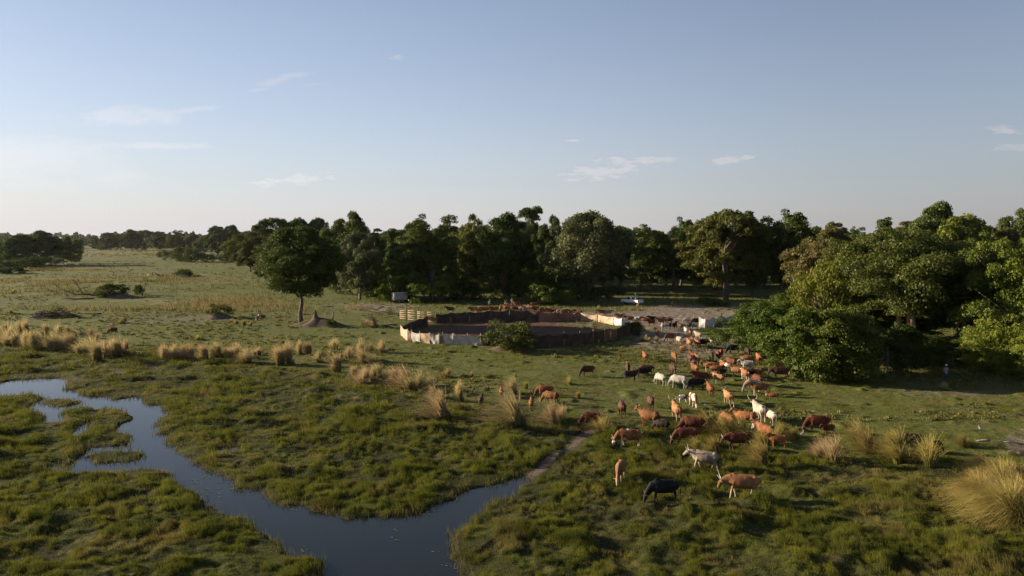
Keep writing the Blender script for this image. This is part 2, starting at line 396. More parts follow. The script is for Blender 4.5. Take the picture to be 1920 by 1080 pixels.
def chan_sd(x, y):
    d = np.full(x.shape, 50.0)
    m = (y < 110) & (x < 25) & (y > 5)
    if m.any():
        xx, yy_ = x[m], y[m]
        wx = xx + 0.35 * fbm(xx * .9, yy_ * .9, 5, 3); wy = yy_ + (0.5 + yy_ * .006) * fbm(xx * .8, yy_ * .5, 9, 3)
        s = sd_poly(CHANNEL, wx, wy) - .14 - .012 * np.clip(yy_ - 34, 0, 42)
        for P in ISLANDS: s = np.maximum(s, -sd_poly(P, wx, wy))
        for P in POOLS: s = np.minimum(s, sd_poly(P, wx, wy))
        d[m] = s
    return d
def wetness(x, y):
    px, py = proj(x, np.maximum(y, 8), 0)
    yb = np.interp(px, WETX, WETY)
    w = sstep(-22, 22, py - yb + 16 * fbm(x * .12, y * .12, 3, 2))
    return np.where(y < 12, 1.0, w)
def height(x, y, full=False):
    x = np.atleast_1d(np.asarray(x, float)); y = np.atleast_1d(np.asarray(y, float))
    w = wetness(x, y); sd = chan_sd(x, y)
    big = 0.10 * fbm(x / 14, y / 14, 21, 2)
    n1 = fbm(x / 1.5, y / 1.2, 31, 3, .55); n2 = fbm(x / .55, y / .5, 41, 2)
    lump = np.maximum(fbm(x / 2.6, y / 2.2, 77, 2), 0)
    wetb = 0.20 * n1 + 0.09 * n2 + 0.62 * lump ** 1.4
    dry = 0.045 * n1 + 0.030 * n2 + 0.55 * np.maximum(vn(x / 1.3, y / 1.2, 88) - .50, 0) ** 1.3
    far = sstep(110, 260, y)
    dry = dry + far * 0.16 * fbm(x / 9, y / 9, 55, 3)
    h = big + w * wetb + (1 - w) * dry + 0.02
    tr = d_line(TRACK, x, y) if (y < 80).any() else np.full(x.shape, 99.)
    h = h - 0.14 * (1 - sstep(.35, 1.1, tr)) * 1.0
    h = np.maximum(h, WATER_Z + .10)
    bank = WATER_Z + (np.minimum(h, WATER_Z + .07 + .09 * np.maximum(sd, 0)) - WATER_Z) * sstep(-.02, .4, sd)
    bed = WATER_Z - 0.45 * sstep(0, 1.0, -sd)
    h2 = np.where(sd > 0, bank, bed)
    return (h2, w, sd, tr, n1, lump) if full else h2
def gz(x, y): return float(height(x, y)[0])
def at(px, py):
    """ground point standing under a point of the picture"""
    x, y = unproj(px, py, 0.0)
    return float(x), float(y), gz(x, y)

def bare(x, y):
    px, py = proj(x, np.maximum(y, 8), 0); k = np.zeros(x.shape)
    for cx, cy, rx, ry, a in ((958, 618, 212, 27, 1.2), (1245, 625, 90, 26, .9), (1210, 592, 230, 13, .9), (1340, 660, 90, 22, .5), (660, 575, 90, 10, .7)):
        k = np.maximum(k, a * sstep(0, .5, 1 - ((px - cx) / rx) ** 2 - ((py - cy) / ry) ** 2 + .5 * fbm(x / 3, y / 4, int(cx), 2)))
    return k
rows_px = np.concatenate([np.arange(1250, 1085, -6.0), np.arange(1085, 560, -1.0), np.arange(560, 470, -.8), np.arange(470, 452, -.5)])
_, yr = unproj(960, rows_px)
yr = np.concatenate([[-4000, -800, -150, -40, -10, 2, 8], yr[yr > 12], [9000, 14000]])
inner = np.linspace(-1.18, 1.18, 1150)
outer = 1.18 + np.geomspace(.02, 1, 26)
S = np.concatenate([-outer[::-1], inner, outer])
hw = np.maximum(np.abs(yr), 16) * 960 / F_PX
X = np.where(np.abs(S)[None, :] <= 1.18, S[None, :] * hw[:, None], 0)
o_t = (np.abs(S) - 1.18)
X = np.where(np.abs(S)[None, :] > 1.18, np.sign(S)[None, :] * (1.18 * hw[:, None] + (np.maximum(12000 - 1.18 * hw[:, None], 3000)) * (o_t[None, :] ** 3)), X)
Y = np.repeat(yr[:, None], len(S), 1)
xf, yf = X.ravel(), Y.ravel()
H, WET, SD, TRK, NN, LUMP = height(xf, yf, True)
PXV, PYV = proj(xf, np.maximum(yf, 6), 0)

# the ground's own colours: grazed lawn, marsh, bare soil, dead grass
def mixc_(c, col, k): return c * (1 - k[:, None]) + np.array(col)[None, :] * k[:, None]
def ground_colour(x, y, px, py, wet, sd, trk, n1, lump):
    v1 = fbm(x / 5, y / 5, 101, 3); v2 = fbm(x / 1.7, y / 1.7, 111, 3); v3 = fbm(x / 22, y / 22, 121, 3)
    C = np.tile(np.array([.088, .100, .025]), (len(x), 1))
    C = mixc_(C, (.106, .115, .027), sstep(-.3, .6, v1) * .6)
    C = mixc_(C, (.108, .090, .045), sstep(-.05, .45, v2 + .5 * v3) * .5)
    # marsh
    Wc = np.tile(np.array([.034, .035, .014]), (len(x), 1))
    Wc = mixc_(Wc, (.060, .066, .015), sstep(-.2, .5, n1 + v1 * .5))
    Wc = mixc_(Wc, (.034, .028, .018), sstep(.15, .55, -n1 + .4 * v2) * .8)
    Wc = mixc_(Wc, (.150, .110, .050), sstep(.35, .7, v2 + .3 * v1) * .35)
    C = C * (1 - wet[:, None]) + Wc * wet[:, None]
    def blob(cx, cy, rx, ry, ns=.5, nf=9.0):
        r = ((px - cx) / rx) ** 2 + ((py - cy) / ry) ** 2
        return sstep(0, .8, 1 - r + ns * fbm(x / nf, y / nf, int(cx), 3) * 1.6)
    soil = (.190, .150, .125); straw = (.225, .185, .095)
    for a in ((1250, 628, 100, 30, .9), (1200, 592, 330, 17), (690, 575, 110, 12), (1330, 585, 180, 16), (1290, 640, 90, 35, .9), (1250, 600, 110, 18)):
        C = mixc_(C, soil, blob(*a) * .85)
    C = mixc_(C, (.105, .056, .036), blob(958, 618, 216, 31, .1) * .98)                 # trampled kraal floor
    C = mixc_(C, (.13, .115, .06), blob(1100, 609, 60, 7, .5, 3.) * .8)
    C = mixc_(C, (.16, .135, .11), blob(1908, 832, 26, 24, .3, 2.) * .9)
    C = mixc_(C, (.15, .13, .09), blob(1850, 735, 160, 9, .9) * .6)
    C = mixc_(C, (.13, .12, .09), blob(300, 600, 120, 10, .9) * .5)
    C = mixc_(C, (.14, .11, .09), blob(660, 745, 40, 14, 1.) * .5)
    for a in ((420, 568, 130, 13), (170, 528, 190, 7), (310, 520, 150, 6), (150, 550, 170, 5), (120, 506, 120, 3.5), (230, 478, 150, 3), (260, 470, 160, 3),
              (470, 575, 80, 10), (300, 566, 150, 5), (100, 497, 130, 3), (1450, 590, 100, 8), (60, 534, 110, 5), (500, 512, 80, 3)):
        C = mixc_(C, straw, blob(*a, 2.4, 4.5) * .30)
    farm = sstep(200, 500, y)
    C = mixc_(C, (.13, .125, .050), farm * sstep(-.1, .5, fbm(x / 40, y / 26, 131, 3)) * .6)
    C = mixc_(C, (.034, .026, .018), (1 - sstep(.0, .55, sd)) * .85 * wet)           # wet mud at the water's edge
    C = mixc_(C, (.145, .108, .088), (1 - sstep(.12, .56, trk + .35 * v2)) * .9)
    md = d_line(MUD, x, y)
    C = mixc_(C, (.105, .080, .066), (1 - sstep(.6, 2.6, md + 1.0 * v2)) * .85)
    return C * (1 + .12 * v2[:, None])
GC = ground_colour(xf, yf, PXV, PYV, WET, SD, TRK, NN, LUMP)
nr, nc = len(yr), len(S)
ii = (np.arange(nr - 1)[:, None] * nc + np.arange(nc - 1)[None, :]).ravel()
GF = np.stack([ii, ii + 1, ii + nc + 1, ii + nc], 1)
g_me = np_mesh('ground', np.stack([xf, yf, H], 1), GF, GC, True, [M['ground']])
tag(link('ground', g_me), kind='structure')
del X, Y, GF, GC, PXV, PYV
wm = MB(); wm.add([(-75, 5, WATER_Z), (25, 5, WATER_Z), (25, 112, WATER_Z), (-75, 112, WATER_Z)], [(0, 1, 2, 3)])
tag(link('water', wm.mesh('water', [M['water']])), kind='structure')

# ------------------------------------------------------------------ short marsh grass: nobody could count it
rng = np.random.default_rng(7)
def blades(n, px, py, hgt, wid, colf, name, label, cat, lean=0.35, seedm=0):
    x, y = unproj(px, py); ok = (y > 10)
    x, y = x[ok], y[ok]
    h, w, sd, tr, n1, lump = height(x, y, True)
    cp = .8 * fbm(x / .36, y / .46, 901, 2) + .7 * fbm(x / 1.6, y / 1.9, 911, 2) + .35 * fbm(x / 7, y / 8, 921, 2)
    keep = (sd > .04) & (rng.random(len(x)) > bare(x, y)) & (rng.random(len(x)) < .25 + .75 * sstep(.1, .9, sd)) & (tr > .40 + .3 * rng.random(len(x))) & (rng.random(len(x)) < .30 + .70 * sstep(-.20, .30, cp))
    x, y, h, w, sd, n1, lump, cp = [a[keep] for a in (x, y, h, w, sd, n1, lump, cp)]
    m = len(x); ppx, ppy = proj(x, y)
    hh = hgt(x, y, w, n1, lump) * rng.uniform(.5, 1.2, m) * (.30 + .92 * sstep(-.20, .6, cp))
    ww = wid(y) * rng.uniform(.6, 1.3, m)
    cl = fbm(x / .8, y / .8, 201, 2) * 2.6 + rng.normal(0, .7, m)
    th = np.pi + cl * 1.0
    ln = rng.uniform(.1, .9, m) * lean * 2
    dx, dy = np.cos(th) * ln * hh, np.sin(th) * ln * hh
    a = rng.uniform(0, 2 * np.pi, m); wx, wy = np.cos(a) * ww * .5, np.sin(a) * ww * .5
    V = np.empty((m, 3, 3), np.float32)
    V[:, 0] = np.stack([x - wx, y - wy, h - .02], 1); V[:, 1] = np.stack([x + wx, y + wy, h - .02], 1)
    V[:, 2] = np.stack([x + dx, y + dy, h + hh], 1)
    c = colf(x, y, ppx, ppy, w, n1, lump, m)
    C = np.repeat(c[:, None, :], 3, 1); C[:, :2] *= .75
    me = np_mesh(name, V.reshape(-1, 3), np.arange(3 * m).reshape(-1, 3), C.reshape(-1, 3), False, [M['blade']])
    return tag(link(name, me), label, cat, kind='stuff')
def gcol(x, y, px, py, w, n1, lump, m):
    t = np.clip(.5 + .5 * fbm(x / 1.1, y / 1.1, 211, 2) + rng.normal(0, .22, m), 0, 1)
    c = np.array([.050, .070, .014])[None] * (1 - t[:, None]) + np.array([.195, .194, .030])[None] * t[:, None]
    dryk = np.clip(sstep(.10, .55, fbm(x / 2.3, y / 2.3, 221, 3) + .15 * (px > 1500)) * .45 + (rng.random(m) < .06) * .8, 0, 1)
    c = c * (1 - dryk[:, None]) + np.array([.270, .200, .080])[None] * dryk[:, None]
    dk = sstep(.15, .6, fbm(x / 1.9, y / 1.9, 231, 3)) * .5
    return c * (1 - .55 * dk[:, None]) * w[:, None] + (1 - w[:, None]) * c * np.array([1.05, .95, 1.1])[None]
NB = 2300000
px = rng.uniform(-140, 2060, NB); py = 1130 - (1130 - 640) * rng.random(NB) ** 0.80
blades(NB, px, py, lambda x, y, w, n1, lump: (.06 + .20 * w + .16 * w * lump) * (1 + (y - 30) / 130), lambda y: .0155 * (y / 34),
       gcol, 'marsh_grass', 'short yellow-green marsh grass covering the ground on both banks of the stream', 'grass')

# taller reedy stems standing along the water's edge
def edge_reeds():
    x = rng.uniform(-60, 14, 260000); y = rng.uniform(24, 95, 260000)
    sd = chan_sd(x, y); k = (sd > -.22) & (sd < .40) & (rng.random(len(x)) < .55)
    k &= fbm(x / 2.5, y / 2.5, 301, 2) > -.35
    x, y, sd = x[k], y[k], sd[k]; m = len(x)
    z = np.maximum(height(x, y), WATER_Z - .1); hh = rng.uniform(.18, .5, m) * (1 + .4 * (rng.random(m) < .1)); th = rng.uniform(0, 6.28, m); ln = rng.uniform(0, .45, m) * hh
    a = rng.uniform(0, 3.14, m); ww = .012 * (y / 34)
    V = np.empty((m, 3, 3), np.float32)
    V[:, 0] = np.stack([x - np.cos(a) * ww, y - np.sin(a) * ww, z], 1); V[:, 1] = np.stack([x + np.cos(a) * ww, y + np.sin(a) * ww, z], 1)
    V[:, 2] = np.stack([x + np.cos(th) * ln, y + np.sin(th) * ln, z + hh], 1)
    t = rng.random(m)[:, None]; c = np.array([.055, .075, .018]) * (1 - t) + np.array([.17, .135, .05]) * t
    me = np_mesh('bank_reeds', V.reshape(-1, 3), np.arange(3 * m).reshape(-1, 3), np.repeat(c, 3, 0), False, [M['blade']])
    tag(link('bank_reeds', me), 'thin upright reeds fringing the edge of the stream water', 'reeds', kind='stuff')
edge_reeds()

# straw-coloured grass of the far meadow in long bands
def far_grass():
    V = []; C = []
    for cx, cy, rx, ry, n in ((420, 568, 130, 13, 5200), (170, 528, 190, 7, 6000), (310, 520, 110, 5, 2500), (130, 550, 150, 5, 3600), (120, 506, 120, 3.0, 2600),
                              (230, 478, 150, 2.5, 2500), (470, 577, 80, 10, 2400), (260, 580, 170, 3, 2600), (60, 534, 110, 5, 1200), (100, 497, 130, 2.5, 1600), (670, 580, 30, 4, 300),
                              (500, 535, 60, 3, 500), (1190, 583, 70, 3, 500), (1105, 607, 45, 4, 420), (250, 470, 120, 2, 1500)):
        n = int(n * .22); x, y = unproj(cx + rx * .62 * rng.normal(0, 1, n), np.maximum(cy + ry * .62 * rng.normal(0, 1, n), 460))
        k = fbm(x / 16, y / 9, int(cx) + 7, 3) + rng.normal(0, .12, n) > .06; x, y = x[k], y[k]
        for j in range(4):
            m = len(x); xx = x + rng.normal(0, .5, m); yy2 = y + rng.normal(0, .5, m); z = height(xx, yy2)
            hh = rng.uniform(.3, .8, m) * (1 + y / 900); ww = rng.uniform(.06, .13, m) * (y / 150)
            a = rng.uniform(0, 3.14, m); dx = rng.normal(-.15, .2, m)
            v = np.empty((m, 3, 3), np.float32)
            v[:, 0] = np.stack([xx - np.cos(a) * ww, yy2 - np.sin(a) * ww, z - .03], 1); v[:, 1] = np.stack([xx + np.cos(a) * ww, yy2 + np.sin(a) * ww, z - .03], 1)
            v[:, 2] = np.stack([xx + dx, yy2, z + hh], 1); V.append(v.reshape(-1, 3))
            t = np.clip(.5 + .6 * fbm(xx / 12, yy2 / 16, 17, 2) + rng.normal(0, .2, m), 0, 1)[:, None]; C.append(np.repeat(np.array([.085, .095, .028]) * (1 - t) + np.array([.235, .185, .085]) * t, 3, 0))
    V = np.concatenate(V); C = np.concatenate(C)
    me = np_mesh('meadow_grass', V, np.arange(len(V)).reshape(-1, 3), C, False, [M['blade']])
    tag(link('meadow_grass', me), 'bands of dry straw-coloured grass across the far meadow', 'grass', kind='stuff')
far_grass()

# scattered low tufts on the grazed ground, each with its own long shadow
def lawn_tufts():
    n = 30000; px = rng.uniform(-60, 1980, n); py = 458 + (790 - 458) * rng.random(n) ** 1.25
    x, y = unproj(px, py); w = wetness(x, y); k = (w < .6) & (fbm(x / 11, y / 11, 401, 3) + .35 * rng.random(n) > .10) & (chan_sd(x, y) > .5) & (rng.random(n) > bare(x, y))
    x, y = x[k], y[k]; n = len(x); R_ = rng.uniform(.08, .26, n) * (1 + y / 170); Hh = rng.uniform(.05, .22, n) * (1 + y / 260); V = []; C = []
    tone = rng.random(n)
    for j in range(16):
        a = rng.uniform(0, 6.28, n); q = np.sqrt(rng.random(n)) * R_; xx, yy2 = x + np.cos(a) * q, y + np.sin(a) * q * .8; z = height(xx, yy2)
        b_ = rng.uniform(0, 3.14, n); ww = R_ * .28; v = np.empty((n, 3, 3), np.float32)
        v[:, 0] = np.stack([xx - np.cos(b_) * ww, yy2 - np.sin(b_) * ww, z - .02], 1); v[:, 1] = np.stack([xx + np.cos(b_) * ww, yy2 + np.sin(b_) * ww, z - .02], 1)
        v[:, 2] = np.stack([xx + rng.normal(-.1, .3, n) * Hh, yy2, z + Hh * rng.uniform(.6, 1.2, n)], 1); V.append(v.reshape(-1, 3))
        t = np.clip(tone + rng.normal(0, .15, n), 0, 1)[:, None]; C.append(np.repeat(np.array([.085, .095, .028]) * (1 - t) + np.array([.22, .19, .075]) * t, 3, 0))
    V = np.concatenate(V); C = np.concatenate(C)
    tag(link('lawn_tufts', np_mesh('lawn_tufts', V, np.arange(len(V)).reshape(-1, 3), C, False, [M['blade']])), 'countless small low tufts dotted over the grazed meadow', 'grass', kind='stuff')
lawn_tufts()

# floating lily leaves
def lilies():
    b = MB(); r = random.Random(4)
    for cx, cy, rx, ry, n in ((395, 925, 20, 10, 40), (355, 905, 18, 6, 24), (740, 1012, 9, 4, 5), (543, 957, 16, 5, 8), (395, 893, 16, 4, 16), (570, 1030, 12, 6, 8), (425, 912, 16, 8, 14), (470, 925, 10, 4, 5),
                              (815, 1034, 10, 3, 4), (840, 1062, 14, 5, 9), (800, 965, 14, 2, 6), (300, 786, 10, 4, 8), (745, 995, 6, 3, 3), (470, 976, 10, 5, 6)):
        for _ in range((n * 2) // 3):
            x, y = unproj(cx + r.uniform(-rx, rx), cy + r.uniform(-ry, ry), WATER_Z); s = r.uniform(.035, .075); a0 = r.uniform(0, 6)
            k = 9; b.add([(x, y, WATER_Z + .012)] + [(x + s * math.cos(a0 + i * 5.8 / k), y + s * math.sin(a0 + i * 5.8 / k), WATER_Z + .012 + .006 * (i % 2)) for i in range(k + 1)],
                         [(0, i + 1, i + 2) for i in range(k)])
    tag(link('lily_pads', b.mesh('lily_pads', [mat('lily_leaf', (.07, .085, .035), .4, .5, .3, 2)])), 'small round lily leaves floating in loose patches on the stream', 'lily pads', kind='stuff')
lilies()

# ------------------------------------------------------------------ tall grass tussocks
def tussock_mesh(seed, n=620, h=1.5, spread=.55, lean=.45, seg=5, wid=.014, subs=5, area=.38, dr=1.0):
    r = np.random.default_rng(seed); V = []; F = []; C = []
    sc = r.normal(0, area * .55, (subs, 2)); sh = r.uniform(.40, .95, subs); sh[0] = 1.08; sl = r.normal(lean, .22, subs); sy = r.normal(0, .18, subs); sp = r.uniform(.6, 1.2, subs) * spread
    w_ = sh / sh.sum(); k = r.choice(subs, n, p=w_)
    a = r.uniform(0, 6.283, n); rad = .11 * np.sqrt(r.random(n)) * (h / 1.5)
    bx, by = sc[k, 0] + np.cos(a) * rad, sc[k, 1] + np.sin(a) * rad
    out = r.uniform(0, 1, n) ** 1.1 * sp[k]; L = h * sh[k] * r.uniform(.45, 1.12, n)
    ta = a + r.normal(0, .6, n); tx, ty = np.cos(ta) * out - sl[k] * r.uniform(.4, 1.2, n), np.sin(ta) * out * .9 + sy[k]
    droop = np.clip(np.hypot(tx, ty), 0, 1.3) * r.uniform(.1, .55, n) * dr; pw = r.uniform(1.6, 2.8, n)
    br = (r.random(n) < .06); fa = r.uniform(0, 3.14, n); wx, wy = np.cos(fa), np.sin(fa); t0 = r.random(n) + r.normal(0, .25, subs)[k]
    for s_ in range(seg + 1):
        u = s_ / seg; w = wid * (1 - .8 * u) * (1.0 if s_ else .7)
        x = bx + tx * u ** pw * np.where(br, 1.8, 1); y = by + ty * u ** pw; z = L * (u - droop * u ** 3.2) * np.where(br & (u > .5), .75, 1) - .05 * (s_ == 0)
        V += [np.stack([x - wx * w, y - wy * w, z], 1), np.stack([x + wx * w, y + wy * w, z], 1)]
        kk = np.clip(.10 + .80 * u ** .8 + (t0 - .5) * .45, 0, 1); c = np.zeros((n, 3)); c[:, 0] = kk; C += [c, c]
    V = np.concatenate(V); C = np.concatenate(C); idx = np.arange(n)
    for s_ in range(seg):
        a0 = 2 * s_ * n; F.append(np.stack([a0 + idx, a0 + n + idx, a0 + 3 * n + idx, a0 + 2 * n + idx], 1))
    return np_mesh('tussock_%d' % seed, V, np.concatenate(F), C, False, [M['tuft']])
TUS = [tussock_mesh(i, 800, 1.5, (.55, .75, .60, .68)[i % 4], (.45, .60, 1.0, .30)[i % 4], subs=(4, 7, 3, 5)[i % 4], area=(.26, .42, .18, .32)[i % 4]) for i in range(4)]
TUS_BIG = [tussock_mesh(10 + i, 4200, 1.9, 1.15, (.8, 1.1)[i], 7, .009, 7, 1.0, 1.5) for i in range(2)]
TUS2 = [tussock_mesh(20 + i, 800, 1.5, (.62, .50, .80, .65)[i % 4], (.65, .35, .75, .50)[i % 4], subs=(6, 3, 5, 8)[i % 4], area=(.40, .22, .36, .48)[i % 4]) for i in range(4)]
ORD = ['first', 'second', 'third', 'fourth', 'fifth', 'sixth', 'seventh', 'eighth', 'ninth', 'tenth', 'eleventh', 'twelfth', 'thirteenth', 'fourteenth', 'fifteenth', 'sixteenth', 'seventeenth', 'eighteenth']
def tussocks(rows, fmt, group, kind='tuft', variants=None):
    """rows: (px, base py, top py[, variant]) ordered left to right"""
    rows = sorted(rows)
    for i, q in enumerate(rows):
        px, py, top = q[:3]; x, y, z = at(px, py); hgt = max(.35, (z_at(top, y) - z) * 1.05)
        vi = q[3] if len(q) > 3 else (i * 7 + int(px)) % 4
        me = (TUS + TUS_BIG)[vi] if (i + int(py)) % 2 or vi > 3 else TUS2[vi]; base_h = 1.5 if vi < 4 else 1.9; hgt *= .85 if vi > 3 else 1
        o = link('grass_tussock', me, None, (x, y, z - .03), ((i * 37) % 9 - 4) * .12)
        s = hgt / base_h; wv = (1.25 if vi > 3 else 1.30 if kind == 'tuftgreen' else 1.08) + .35 * (((i * 13 + int(py)) % 10) / 10 - .3)
        o.scale = (s * wv, s * wv, s * (.9 + .25 * ((i * 29 + int(px)) % 7) / 7))
        if kind != 'tuft':
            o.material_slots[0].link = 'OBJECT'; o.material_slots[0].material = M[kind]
        tag(o, fmt % (ORD[i] if '%s' in fmt else ()) if '%s' in fmt else fmt, 'grass tussock', group)
G = 'tall pale grass tussocks of the marsh'
tussocks([(12, 648, 612), (28, 649, 614), (50, 657, 622), (63, 658, 624), (82, 657, 620), (104, 657, 618), (121, 657, 622), (145, 658, 624), (163, 665, 630),
          (182, 679, 640), (201, 669, 634), (220, 669, 630), (236, 664, 634)], '%s tan grass tussock from the left in the front row nearest the blue pool', G)
tussocks([(14, 629, 600), (40, 628, 604), (52, 627, 600), (88, 631, 604), (112, 630, 606), (135, 627, 606), (180, 636, 614)], '%s grey-green grass tussock from the left in the hind row on the left edge', G)
tussocks([(308, 677, 645), (325, 677, 644), (342, 676, 642), (359, 675, 645), (385, 680, 646), (402, 671, 645), (420, 670, 641), (438, 670, 643), (463, 680, 647), (484, 667, 648)],
         '%s tan grass tussock from the left in the straight row west of the lone tree', G)
tussocks([(525, 686, 645), (541, 684, 645), (562, 665, 641), (580, 665, 640), (600, 680, 656), (627, 677, 653), (635, 698, 664)], '%s tan grass tussock from the left below the termite mound', G)
tussocks([(627, 655, 634)], 'rusty orange grass tussock standing alone just below the termite mound', G)
tussocks([(655, 673, 649), (677, 678, 643), (692, 682, 650), (697, 658, 640), (720, 662, 636)], '%s tan grass tussock from the left in the group below the rail fence', G)
tussocks([(665, 708, 684), (685, 721, 684), (702, 716, 686), (721, 709, 680), (745, 722, 684, 1), (760, 730, 686, 1), (777, 733, 696), (806, 731, 698), (818, 748, 716, 2), (832, 786, 728, 2), (862, 753, 718)],
         '%s pale grass tussock from the left in the slanting line below the pale tarpaulin', G)
tussocks([(961, 739, 706), (970, 806, 738, 2), (1035, 797, 752, 1), (1053, 791, 758, 3)], '%s feathery grass tussock from the left among the five calves left of the herd', G)
tussocks([(840, 708, 688), (885, 706, 697), (967, 708, 699), (988, 731, 716), (1072, 722, 706), (1086, 749, 735), (1130, 806, 774, 3)], '%s small olive grass tuft from the left on the lawn left of the herd', 'small olive tufts on the lawn', 'tuftgreen')
tussocks([(1318, 846, 818), (1327, 806, 771), (1343, 854, 816), (1360, 816, 778), (1378, 815, 782), (1394, 818, 784), (1437, 833, 798), (1468, 816, 793), (1490, 821, 796)],
         '%s standing grass tussock from the left in the thicket round the grazing cattle', G, 'tuftgreen')
tussocks([(1430, 876, 828, 1)], 'broad spreading yellow grass tussock behind the big orange cow', G, 'tuftgreen')
tussocks([(1550, 863, 815, 3)], 'broad straw grass tussock in front of the lone red cow', G, 'tuft')
tussocks([(1613, 831, 788), (1643, 853, 806), (1687, 866, 802, 1), (1706, 870, 808, 3), (1810, 836, 808)], '%s grass tussock from the left in the group hiding the dark red cow', G, 'tuftgreen')
tussocks([(1842, 888, 843, 5), (1868, 944, 864, 4), (1893, 950, 862, 5), (1903, 898, 850, 4), (1915, 976, 866, 4)], '%s huge green-gold grass tussock from the left at the right edge', 'huge grass tussocks at the right edge', 'tuftgreen')
tussocks([(703, 614, 590), (688, 612, 597), (1777, 731, 714), (1230, 641, 629), (1208, 638, 627), (1213, 641, 631), (1123, 646, 637), (1196, 577, 569), (1260, 573, 566), (1020, 585, 577)], '%s small tuft from the left scattered round the kraal and its yard', 'small scattered tufts', 'tuft')
tussocks([(25, 551, 541), (22, 589, 577), (57, 646, 640), (228, 608, 594), (352, 655, 645), (372, 637, 627), (433, 605, 597), (445, 608, 598), (458, 611, 600), (470, 612, 602), (453, 625, 618), (590, 598, 590)],
         '%s low golden grass clump from the left on the far lawn', 'low golden clumps', 'tuftgreen')

# ------------------------------------------------------------------ trees
def crown_mesh(seed, kind, R=7.5, H=15.0, z0=2.5, lobes=70, leaves=420, lsz=.30):
    """leaf clumps spread through an uneven crown; metres, origin at the foot of the trunk"""
    r = np.random.default_rng(seed); cs = []; rs = []
    tries = 0
    ph = r.uniform(0, 6.28, 4)
    while len(cs) < lobes and tries < 6000:
        tries += 1
        d = r.normal(0, 1, 3); d /= np.linalg.norm(d); d[2] = abs(d[2]) * (1 if r.random() < (.78 if kind != 'multi' else .6) else (-.6 if kind != 'multi' else -.95))
        u = r.uniform(.55, 1.0); az = math.atan2(d[1], d[0])
        wob = 1 + .16 * math.sin(2 * az + ph[0]) + .12 * math.sin(3 * az + ph[1])
        if kind == 'flat':
            zc = H * .80; rz = H * .17
            c = np.array([d[0] * R * u * wob, d[1] * R * u * wob, zc + d[2] * rz]); lr = r.uniform(.8, 1.5)
        elif kind == 'tall':
            t = r.random(); zc = z0 + (H - z0) * t
            rr = R * (.55 + .45 * math.sin(t * 3.0 + ph[2])) * (1 - .30 * t ** 3) * r.uniform(.3, 1)
            c = np.array([math.cos(az) * rr * wob, math.sin(az) * rr * wob, zc]); lr = r.uniform(.9, 1.9)
        elif kind == 'multi':
            if len(cs) == 0 and tries == 1:
                nsub = 7; sa = r.uniform(0, 6.28, nsub); sr = np.sqrt(r.random(nsub)) * R * .68; shh = r.uniform(.72, 1.0, nsub); shh[0] = 1.0; sr[0] *= .4; srad = R * r.uniform(.40, .56, nsub)
            q = r.integers(0, nsub); top = z0 + (H - z0) * shh[q]; rz = (top - z0) * .5
            c = np.array([math.cos(sa[q]) * sr[q] + d[0] * srad[q] * u, math.sin(sa[q]) * sr[q] + d[1] * srad[q] * u, top - rz + d[2] * rz * u * (1 if d[2] > 0 else 1.0)]); lr = r.uniform(.6, 1.6) * (R / 7.5) ** .3
        elif kind == 'shrub':
            c = np.array([d[0] * R * u * wob, d[1] * R * u * wob, H * (.30 + .55 * d[2] * u)]); lr = r.uniform(.5, 1.0) * H / 4
        elif kind == 'weep':
            zc = z0 + (H - z0) * .50; rz = (H - z0) * .50
            c = np.array([d[0] * R * u * wob, d[1] * R * u * wob, zc + d[2] * rz]); lr = r.uniform(.8, 1.4)
        else:
            zc = z0 + (H - z0) * .42; rz = (H - z0) * .56
            c = np.array([d[0] * R * u * wob, d[1] * R * u * wob, zc + d[2] * rz * (.85 + .2 * math.sin(az * 3 + ph[3]))]); lr = r.uniform(1.0, 2.0)
        lr *= (R / 7.5) ** .5 if kind != 'shrub' else 1
        cs.append(c); rs.append(lr)
    P = []; Nn = []; K = []; Sz = []
    for c, lr in zip(cs, rs):
        k = int(leaves * (lr / 1.5) ** 2 * r.uniform(.6, 1.2)); k = max(k, 60)
        d = r.normal(0, 1, (k, 3)); d /= np.linalg.norm(d, axis=1)[:, None]
        d[:, 2] = np.where(d[:, 2] < -.35, -d[:, 2], d[:, 2])
        rad = lr * (r.uniform(.62, 1.08, k))
        sq = .78 if kind != 'weep' else 1.15
        # clusters inside each lobe give ragged edges
        ripple = 1 + .22 * np.sin(d[:, 0] * 7 + c[0]) * np.sin(d[:, 1] * 7 + c[1]) * np.sin(d[:, 2] * 6 + c[2])
        p = c + d * (rad * ripple)[:, None] * np.array([1.08, 1.08, sq])
        if kind == 'weep':
            p[:, 2] -= np.abs(r.normal(0, .7, k)) * (np.hypot(c[0], c[1]) / R)
        nn = d + r.normal(0, .55, (k, 3)); nn /= np.linalg.norm(nn, axis=1)[:, None]
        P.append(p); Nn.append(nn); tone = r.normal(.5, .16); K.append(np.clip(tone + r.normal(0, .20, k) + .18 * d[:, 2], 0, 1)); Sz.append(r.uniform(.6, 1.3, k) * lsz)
    P = np.concatenate(P); Nn = np.concatenate(Nn); K = np.concatenate(K); Sz = np.concatenate(Sz); m = len(P)
    P[:, 2] = np.maximum(P[:, 2], .12)
    a = np.cross(Nn, r.normal(0, 1, (m, 3))); a /= np.linalg.norm(a, axis=1)[:, None]; b = np.cross(Nn, a)
    if kind == 'weep': a[:, 2] -= .9; a /= np.linalg.norm(a, axis=1)[:, None]
    V = np.empty((m, 4, 3), np.float32)
    V[:, 0] = P - a * (Sz * .75)[:, None]; V[:, 1] = P + b * (Sz * .42)[:, None] + Nn * (Sz * .12)[:, None]
    V[:, 2] = P + a * (Sz * .75)[:, None]; V[:, 3] = P - b * (Sz * .42)[:, None] + Nn * (Sz * .12)[:, None]
